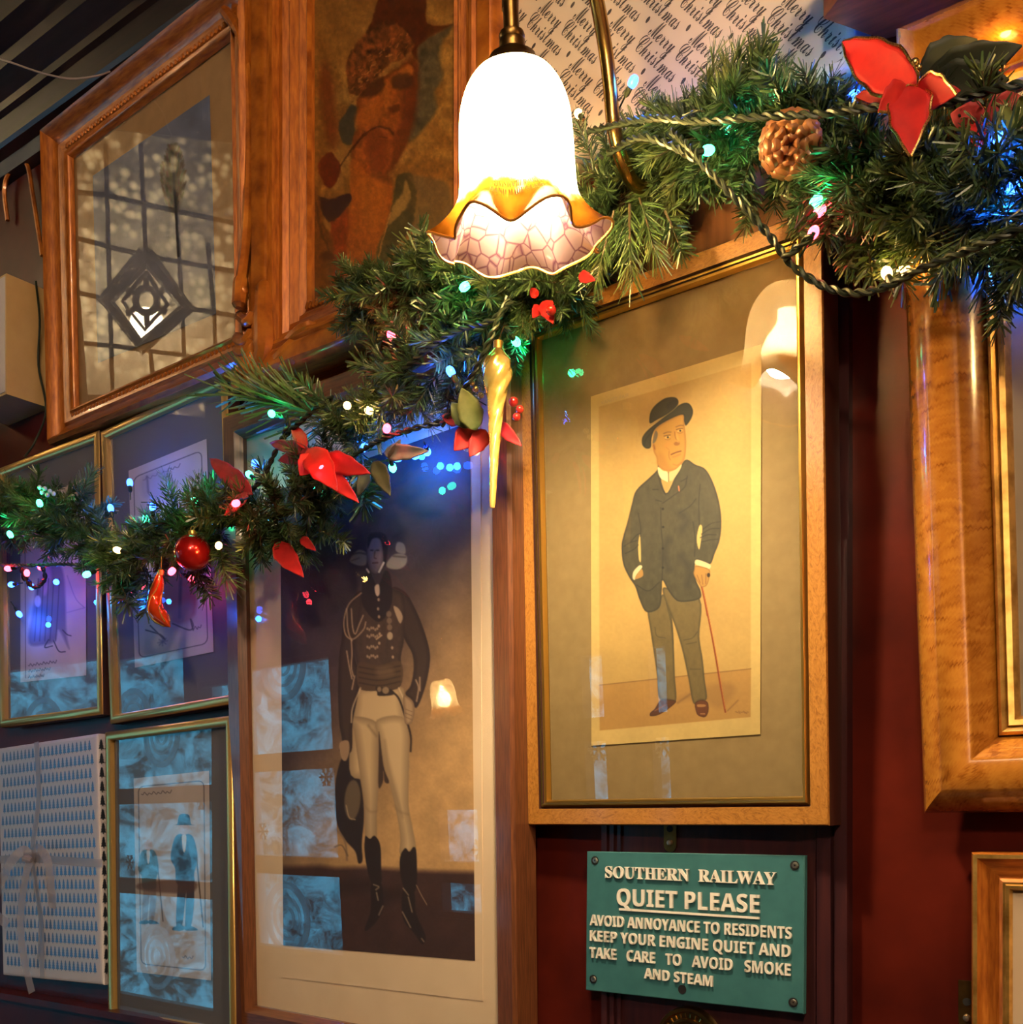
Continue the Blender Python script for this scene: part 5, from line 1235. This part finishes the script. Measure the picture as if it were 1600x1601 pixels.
def lights(label, cables, bulbs):
    g = thing('fairy_lights', label, 'fairy lights', loc=P(*cables[0][0])); org = g.location.copy()
    mb = MB()
    for c in cables:
        for strand in twist([P(*q) for q in c]): mb.tube([p - org for p in strand], .0021, 6)
    mb.build('cable', M['cable'], g, smooth=True)
    allp = [P(*q) for c in cables for q in c]
    for u, v, t, k in bulbs:
        p = P(u, v, t); near = min(allp, key=lambda q: (q - p).length)
        back = near - p; back = (back.normalized() if back.length > 1e-4 else Vector((0, .5, .5))) * .016 + Vector((0, .006, .0)); back = back.normalized()
        mb = MB(); mb.lathe([(.0001, .0072), (.0030, .0064), (.0049, .0034), (.0053, 0), (.0046, -.004), (.0034, -.0055)], 10)
        x = -back; q = x.to_track_quat('Z', 'Y').to_matrix().to_4x4(); q.translation = p - org
        o = mb.build('bulb', LED[k], g, smooth=True, M=q, label=NAMES[k])
        lo = bpy.data.objects.new('led_light', GLP[k]); COL.objects.link(lo); lo.parent = o; lo.location = (0, 0, .016)
        mb = MB(); mb.lathe([(.0034, -.005), (.0036, -.013), (.0022, -.016)], 8); mb.tube([(0, 0, -.015), (.001, 0, -.03)], .0011, 5); mb.build('socket', M['cable'], o, smooth=True)
    return g
BL = [(62, 787, .17, 'g'), (16, 836, .17, 'g'), (13, 889, .15, 'r'), (42, 896, .13, 'r'), (64, 887, .13, 'r'), (18, 914, .12, 'b'), (49, 917, .11, 'b'), (88, 910, .13, 'b'), (136, 898, .18, 'g'), (184, 860, .18, 'y'), (173, 795, .13, 'b'), (203, 755, .10, 'b'), (239, 793, .15, 'b'), (228, 812, .14, 'g'), (237, 928, .14, 'b'), (306, 781, .16, 'g'), (369, 787, .19, 'r'), (399, 726, .14, 'b'), (390, 742, .12, 'g'), (425, 647, .17, 'g'), (269, 893, .17, 'r'), (342, 853, .18, 'y'), (612, 525, .16, 'r'), (705, 581, .17, 'b'), (807, 534, .12, 'g'), (543, 634, .18, 'y'), (577, 642, .15, 'y'), (605, 670, .18, 'r'), (506, 733, .20, 'r'), (614, 731, .12, 'g'), (569, 700, .12, 'b'), (648, 712, .105, 'b'), (622, 716, .10, 'b'), (668, 706, .105, 'b'), (300, 905, .08, 'r'), (30, 960, .06, 'b')]
lights('string of coloured fairy lights threaded through the lower swag of garland',
       [[(-60, 880, .15), (30, 884, .15), (100, 882, .15), (160, 884, .16), (215, 868, .17)], [(300, 830, .15), (330, 800, .15), (400, 760, .15), (440, 690, .16), (480, 650, .17), (520, 620, .17)], [(630, 580, .16), (670, 545, .17), (720, 515, .17), (770, 500, .17), (800, 470, .16)], [(690, 665, .15), (720, 620, .17), (755, 555, .18), (775, 510, .18), (795, 465, .16)], [(440, 690, .16), (450, 655, .17), (425, 650, .16)], [(540, 720, .15), (590, 690, .17), (640, 672, .17), (690, 660, .15)], [(33, 885, .14), (38, 905, .13), (55, 918, .12), (70, 905, .13), (66, 884, .14)]], BL)
BU = [(727, 448, .18, 'g'), (990, 128, .15, 'b'), (1107, 235, .19, 'g'), (1215, 150, .12, 'g'), (1230, 165, .13, 'g'), (1140, 205, .13, 'g'), (1347, 112, .12, 'b'), (1335, 150, .11, 'b'), (1365, 158, .15, 'b'), (1272, 364, .18, 'r'), (1282, 330, .15, 'r'), (1276, 315, .17, 'g'), (1387, 427, .17, 'y'), (1412, 424, .14, 'y'), (1567, 82, .16, 'y'), (1560, 217, .19, 'b'), (1523, 265, .15, 'b'), (1585, 292, .17, 'b'), (1590, 380, .13, 'b'), (1598, 400, .12, 'b'), (1580, 420, .12, 'b'), (1525, 212, .15, 'r'), (1550, 355, .12, 'b'), (905, 178, .10, 'y')]
lights('string of coloured fairy lights looping along the upper garland and over the gentleman print',
       [[(920, 205, 0.160), (1010, 186, 0.200), (1100, 190, 0.215), (1200, 182, 0.215), (1290, 178, 0.215), (1370, 168, 0.210), (1430, 165, 0.200), (1490, 158, 0.200), (1560, 138, 0.200), (1640, 125, 0.200)], [(1050, 205, 0.190), (1080, 232, 0.210), (1110, 268, 0.220), (1165, 325, 0.210), (1205, 370, 0.200), (1240, 415, 0.190), (1290, 448, 0.180), (1340, 458, 0.180), (1390, 446, 0.190), (1440, 420, 0.200), (1500, 396, 0.210), (1560, 372, 0.220), (1640, 340, 0.220)], [(1225, 405, 0.195), (1250, 385, 0.200), (1272, 366, 0.205)], [(950, 240, 0.150), (1000, 215, 0.190), (1050, 228, 0.200), (1090, 250, 0.210)]], BU)

# ------------------------------------------------------------------ flowers and ornaments
def petal_mesh(b, tip, wd, nrm, curl=.1, ripple=0.0, fold=.18, nL=14, nW=7):
    ax = tip - b; L = ax.length; x = ax.normalized(); n = (nrm - x * nrm.dot(x)).normalized(); s = x.cross(n)
    mb = MB(); vs = []; ed = [[], []]
    for i in range(nL + 1):
        t = i / nL; w = wd * 1.95 * (t ** .7) * max(0, 1 - t) ** 1.05 * (1 + .06 * math.sin(t * 23)) + .0006
        for j in range(nW + 1):
            q = j / nW * 2 - 1
            z = -curl * L * (t - .25) ** 2 + fold * abs(q) * w + ripple * L * math.sin(t * 14 + q * 3) * abs(q)
            p = b + x * (L * t) + s * (q * w) + n * z; vs.append(p)
            if j == 0: ed[0].append(p)
            if j == nW: ed[1].append(p)
    mb.add(vs, [(i * (nW + 1) + j, i * (nW + 1) + j + 1, (i + 1) * (nW + 1) + j + 1, (i + 1) * (nW + 1) + j) for i in range(nL) for j in range(nW)])
    return mb, ed
def flower(name, label, cat, petals, extras=(), group=None):
    """petals: base px, tip px, depths, half-width in m, material, glitter edge"""
    c = P(*petals[0][0]); g = thing(name, label, cat, loc=c, group=group); org = c
    for bpx, tpx, wd, m, glit, fold in petals:
        b, t = P(*bpx), P(*tpx); view = (Vector((0, -D, EYE)) - b).normalized()
        mb, ed = petal_mesh(b - org, t - org, wd, view, .12, .012, fold)
        o = mb.build('petal' if 'velvet' in m else 'leaf', M[m], g, smooth=True)
        sol = o.modifiers.new('thickness', 'SOLIDIFY'); sol.thickness = .0012
        if glit:
            e = MB(); e.tube(ed[0], .0013, 5); 
            if glit > 1: e.tube(ed[1], .0013, 5)
            e.build('glitter_edge', M['glitter'], o)
    for kind, u, v, t, r in extras:
        mb = MB(); mb.ball((0, 0, 0), r, 8); o = mb.build('bud' if kind != 'berry' else 'berry', M['glitter' if kind == 'bud' else 'berry'], g, smooth=True); o.location = P(u, v, t) - org
    return g
RV, WV, LG, LD, LSV = 'red_velvet', 'wine_velvet', 'leaf_green', 'leaf_dark', 'leaf_silver'
flower('poinsettia', 'large bright red poinsettia with gold edged petals over the top right garland', 'flower',
    [((1434, 142, .20), (1310, 60, .19), .031, RV, 2, .12), ((1422, 132, .20), (1424, 232, .235), .029, RV, 2, .2), ((1420, 136, .20), (1378, 170, .23), .020, RV, 1, .15), ((1432, 140, .20), (1490, 148, .22), .022, RV, 1, .15), ((1430, 145, .19), (1500, 142, .19), .013, RV, 0, .2), ((1412, 146, .18), (1332, 152, .17), .012, RV, 1, .2)],
    [('bud', 1431, 98, .20, .004), ('bud', 1437, 106, .20, .003)])
flower('fabric_leaf', 'dark star-shaped leaf behind the large red poinsettia', 'leaf',
    [((1440, 128, .17), (1530, 60, .16), .034, LD, 0, .1), ((1445, 132, .17), (1597, 72, .17), .030, LD, 0, .1), ((1450, 135, .17), (1575, 125, .17), .030, LD, 0, .1)])
flower('poinsettia', 'dark red poinsettia partly hidden at the right edge beside a curled leaf', 'flower',
    [((1540, 190, .17), (1486, 178, .18), .020, WV, 0, .2), ((1535, 190, .17), (1530, 225, .2), .018, RV, 0, .2), ((1545, 185, .17), (1600, 150, .16), .022, WV, 0, .2), ((1585, 175, .18), (1562, 200, .2), .016, LG, 0, .2), ((1590, 190, .18), (1640, 150, .18), .022, LG, 0, .2)])
flower('poinsettia', 'orange red poinsettia over the top of the officer print', 'flower',
    [((485, 705, .18), (414, 691, .17), .014, WV, 0, .2), ((478, 700, .18), (455, 660, .16), .014, RV, 0, .2), ((482, 700, .19), (522, 760, .22), .030, RV, 0, .15), ((490, 712, .19), (470, 742, .21), .022, RV, 0, .15), ((500, 725, .19), (556, 781, .20), .018, RV, 0, .2), ((505, 715, .19), (572, 738, .20), .022, RV, 0, .2), ((480, 712, .17), (432, 720, .17), .014, WV, 0, .2)])
flower('poinsettia', 'single wine red leaf rising above the red bulb near the small gilt frames', 'flower',
    [((394, 772, .16), (321, 711, .16), .022, WV, 0, .25), ((388, 770, .16), (352, 805, .19), .012, WV, 0, .25)])
flower('poinsettia', 'red petals hanging from the swag above the officer print left edge', 'flower',
    [((430, 848, .14), (470, 897, .16), .024, RV, 0, .15), ((470, 840, .13), (490, 858, .15), .010, RV, 0, .2)])
flower('poinsettia', 'red poinsettia with olive leaf and berries behind the gold icicle', 'flower',
    [((745, 665, .15), (712, 702, .18), .024, RV, 0, .15), ((760, 672, .15), (735, 712, .17), .018, RV, 0, .15), ((775, 660, .14), (812, 694, .15), .012, RV, 0, .2), ((720, 660, .15), (690, 650, .16), .012, WV, 0, .2), ((745, 672, .17), (722, 606, .19), .024, LG, 0, .2), ((735, 668, .17), (705, 628, .18), .018, LG, 0, .2)],
    [('berry', 803, 628, .14, .006), ('berry', 813, 640, .14, .005), ('berry', 808, 652, .14, .005), ('bud', 738, 598, .17, .004), ('bud', 744, 608, .17, .004), ('bud', 752, 618, .17, .004)])
flower('fabric_leaf', 'silvery grey leaf curling out of the swag above the officer', 'leaf',
    [((600, 708, .15), (662, 706, .18), .016, LSV, 0, .3), ((610, 720, .15), (625, 690, .17), .010, LSV, 0, .3)])
flower('fabric_leaf', 'dark holly leaf hanging beside the orange red poinsettia', 'leaf', [((585, 720, .15), (608, 770, .17), .018, LD, 0, .2), ((575, 735, .14), (560, 775, .15), .014, LD, 0, .2)])
flower('berry_spray', 'red fabric berry cluster in the garland right under the lamp', 'berries',
    [((850, 470, .16), (862, 500, .19), .014, RV, 0, .2), ((845, 478, .16), (835, 494, .18), .010, RV, 0, .2), ((905, 430, .17), (926, 437, .19), .009, RV, 0, .2), ((840, 465, .16), (830, 450, .17), .008, RV, 0, .2)], [('berry', 862, 485, .19, .006)])
# pine cone
c = P(1236, 226, .18); pcn = thing('pine_cone', 'small brown pine cone nestled in the upper garland', 'pine cone', loc=c)
view = (Vector((0, -D, EYE)) - c).normalized(); q = view.to_track_quat('Z', 'Y').to_matrix().to_4x4()
mb = MB(); mb.lathe([(.0001, -.02), (.016, -.012), (.018, 0), (.010, .014), (.0001, .02)], 12, q); mb.build('core', M['stem'], pcn, smooth=True)
k = 0
for ring, (rad, z, n, ln, op) in enumerate(((.006, .018, 5, .010, .5), (.011, .012, 8, .014, .8), (.015, .004, 10, .018, 1.05), (.017, -.006, 12, .020, 1.3), (.015, -.014, 12, .018, 1.6))):
    for i in range(n):
        an = 2 * math.pi * (i + .5 * (ring % 2)) / n + ring * .3; rd = Vector((math.cos(an), math.sin(an), 0)); tn = Vector((-rd.y, rd.x, 0)); ou = rd * math.sin(op) + Vector((0, 0, 1)) * math.cos(op); up = Vector((0, 0, math.sin(op))) - rd * math.cos(op)
        b = rd * rad * .6 + Vector((0, 0, z)); w = ln * .48
        vs = []
        for j, (t, ww, lift) in enumerate(((0, .4, 0), (.5, .85, .06), (.85, 1.0, .02), (1.0, .55, -.12))):
            for s in (-1, 0, 1): vs.append(b + ou * ln * t + tn * (w * ww * s) + up * (ln * (lift + (.12 if s == 0 else 0))))
        m2 = MB(); m2.add([q.to_3x3() @ v for v in vs], [(3 * j + s, 3 * j + s + 1, 3 * j + s + 4, 3 * j + s + 3) for j in range(3) for s in range(2)])
        o = m2.build('scale', M['cone'], pcn, smooth=True); sl = o.modifiers.new('thickness', 'SOLIDIFY'); sl.thickness = .0016
# bauble
c = P(301, 864, .17); ba = thing('bauble', 'matt red ball bauble hanging in the left swag', 'bauble', loc=c)
mb = MB(); mb.ball((0, 0, 0), .0275, 20); mb.build('ball', M['red_glass'], ba, smooth=True)
mb = MB(); mb.lathe([(.007, .026), (.007, .032), (.005, .033), (.0001, .033)], 12); mb.tube([(.004 * math.cos(a), 0, .036 + .004 * math.sin(a)) for a in [2 * math.pi * i / 10 for i in range(10)]], .0007, 5, closed=True); mb.build('cap', M['gold_glass'], ba, smooth=True)
# curved glass pepper ornament
c = P(252, 900, .17); po = thing('glass_drop', 'curved red and gold glass drop below the red bauble', 'ornament', loc=c)
pp = [P(u, v, .17) - c for u, v in ((250, 895), (247, 915), (242, 935), (244, 955), (254, 968), (266, 980))]
sp_ = spline(pp, 8); rs = [float(np.interp(i / (len(sp_) - 1), [0, .1, .35, .6, .75, .92, 1], [.003, .006, .010, .0135, .013, .006, .001])) for i in range(len(sp_))]
mb = MB(); mb.tube(sp_, rs, 16); mb.build('body', M['amber_glass'], po, smooth=True)
for k in range(4):
    hel = []
    for i, p in enumerate(sp_):
        t = (sp_[min(i + 1, len(sp_) - 1)] - sp_[max(i - 1, 0)]).normalized(); a = t.cross(Vector((0, 1, 0))).normalized(); b = t.cross(a); an = k * math.pi / 2 + i * .07
        hel.append(p + (a * math.cos(an) + b * math.sin(an)) * rs[i])
    mb = MB(); mb.tube(hel[2:-3], .0013, 5); mb.build('gold_stripe', M['gold_glass'], po, smooth=True)
mb = MB(); mb.lathe([(.004, 0), (.005, .008), (.003, .010)], 10); mb.tube([(0, 0, .009), (.001, 0, .03)], .0006, 5); mb.build('cap', M['gold_glass'], po, smooth=True)
# gold icicle
it, ib = P(779, 545, .19), P(770, 794, .19); L = (it - ib).length; ic = thing('icicle_ornament', 'long twisted gold icicle ornament hanging beside the gentleman print', 'ornament', loc=it)
prof = [(0, .005), (.03, .009), (.07, .0145), (.13, .0170), (.19, .0160), (.26, .0125), (.34, .0095), (.45, .0078), (.6, .0062), (.8, .0046), (.97, .0036), (1, .0028)]
ns_, nt = 96, 40; vs, fs = [], []
for i in range(ns_ + 1):
    t = i / ns_; r = float(np.interp(t, [p[0] for p in prof], [p[1] for p in prof])); amp = .16 * min(1, t * 12) * (1 if t < .4 else max(.25, 1 - (t - .4) * 2))
    for k in range(nt):
        an = 2 * math.pi * k / nt; rr = r * (1 + amp * abs(math.sin(2.5 * (an + t * 9))) - amp * .5); vs.append((rr * math.cos(an), rr * math.sin(an), -t * L))
for i in range(ns_):
    for k in range(nt): fs.append((i * nt + k, (i + 1) * nt + k, (i + 1) * nt + (k + 1) % nt, i * nt + (k + 1) % nt))
fs.append(tuple(ns_ * nt + k for k in range(nt)))
tilt = (ib - it).normalized(); qq = (-tilt).to_track_quat('Z', 'Y').to_matrix().to_4x4()
mb = MB(); mb.add([qq @ Vector(v) for v in vs], fs); mb.build('twisted_body', M['gold_glass'], ic, smooth=True)
mb = MB(); mb.lathe([(.0055, -.002), (.0060, .008), (.004, .009), (.0001, .009)], 14, qq); mb.build('cap', M['gold_soft'], ic, smooth=True)
mb = MB(); mb.tube([(0, 0, .008), (.001, .01, .03), (.0, .05, .045)], .0007, 5); mb.build('thread', M['brass_dark'], ic)
mb = MB(); 
for k, (u, v) in enumerate(((62, 762), (70, 764), (78, 768), (66, 770), (74, 774), (84, 772))): mb.ball(P(u, v, .17) - P(70, 768, .17), .004, 6)
o = mb.build('white_berries', mat('frosted_white', (.6, .62, .6), .6), None, smooth=True); o.location = P(70, 768, .17); o['label'] = 'tiny cluster of white berries in the far left garland'; o['category'] = 'berries'

for o in list(COL.objects):
    if 'category' in o and 'group' not in o and o.parent is None:
        kind = o.name.split('.')[0]
        grp = {'framed_card': 'small gilt framed cartoon cards', 'picture_hanger': 'brass picture hangers', 'poinsettia': 'poinsettias in the garlands', 'fabric_leaf': 'loose fabric leaves in the garlands', 'pine_garland': 'artificial pine garlands', 'fairy_lights': 'strings of coloured fairy lights', 'fill_globe': 'added opal fill globes', 'framed_print': 'framed portrait prints', 'framed_picture': 'wooden framed pictures'}.get(kind)
        if grp: o['group'] = grp
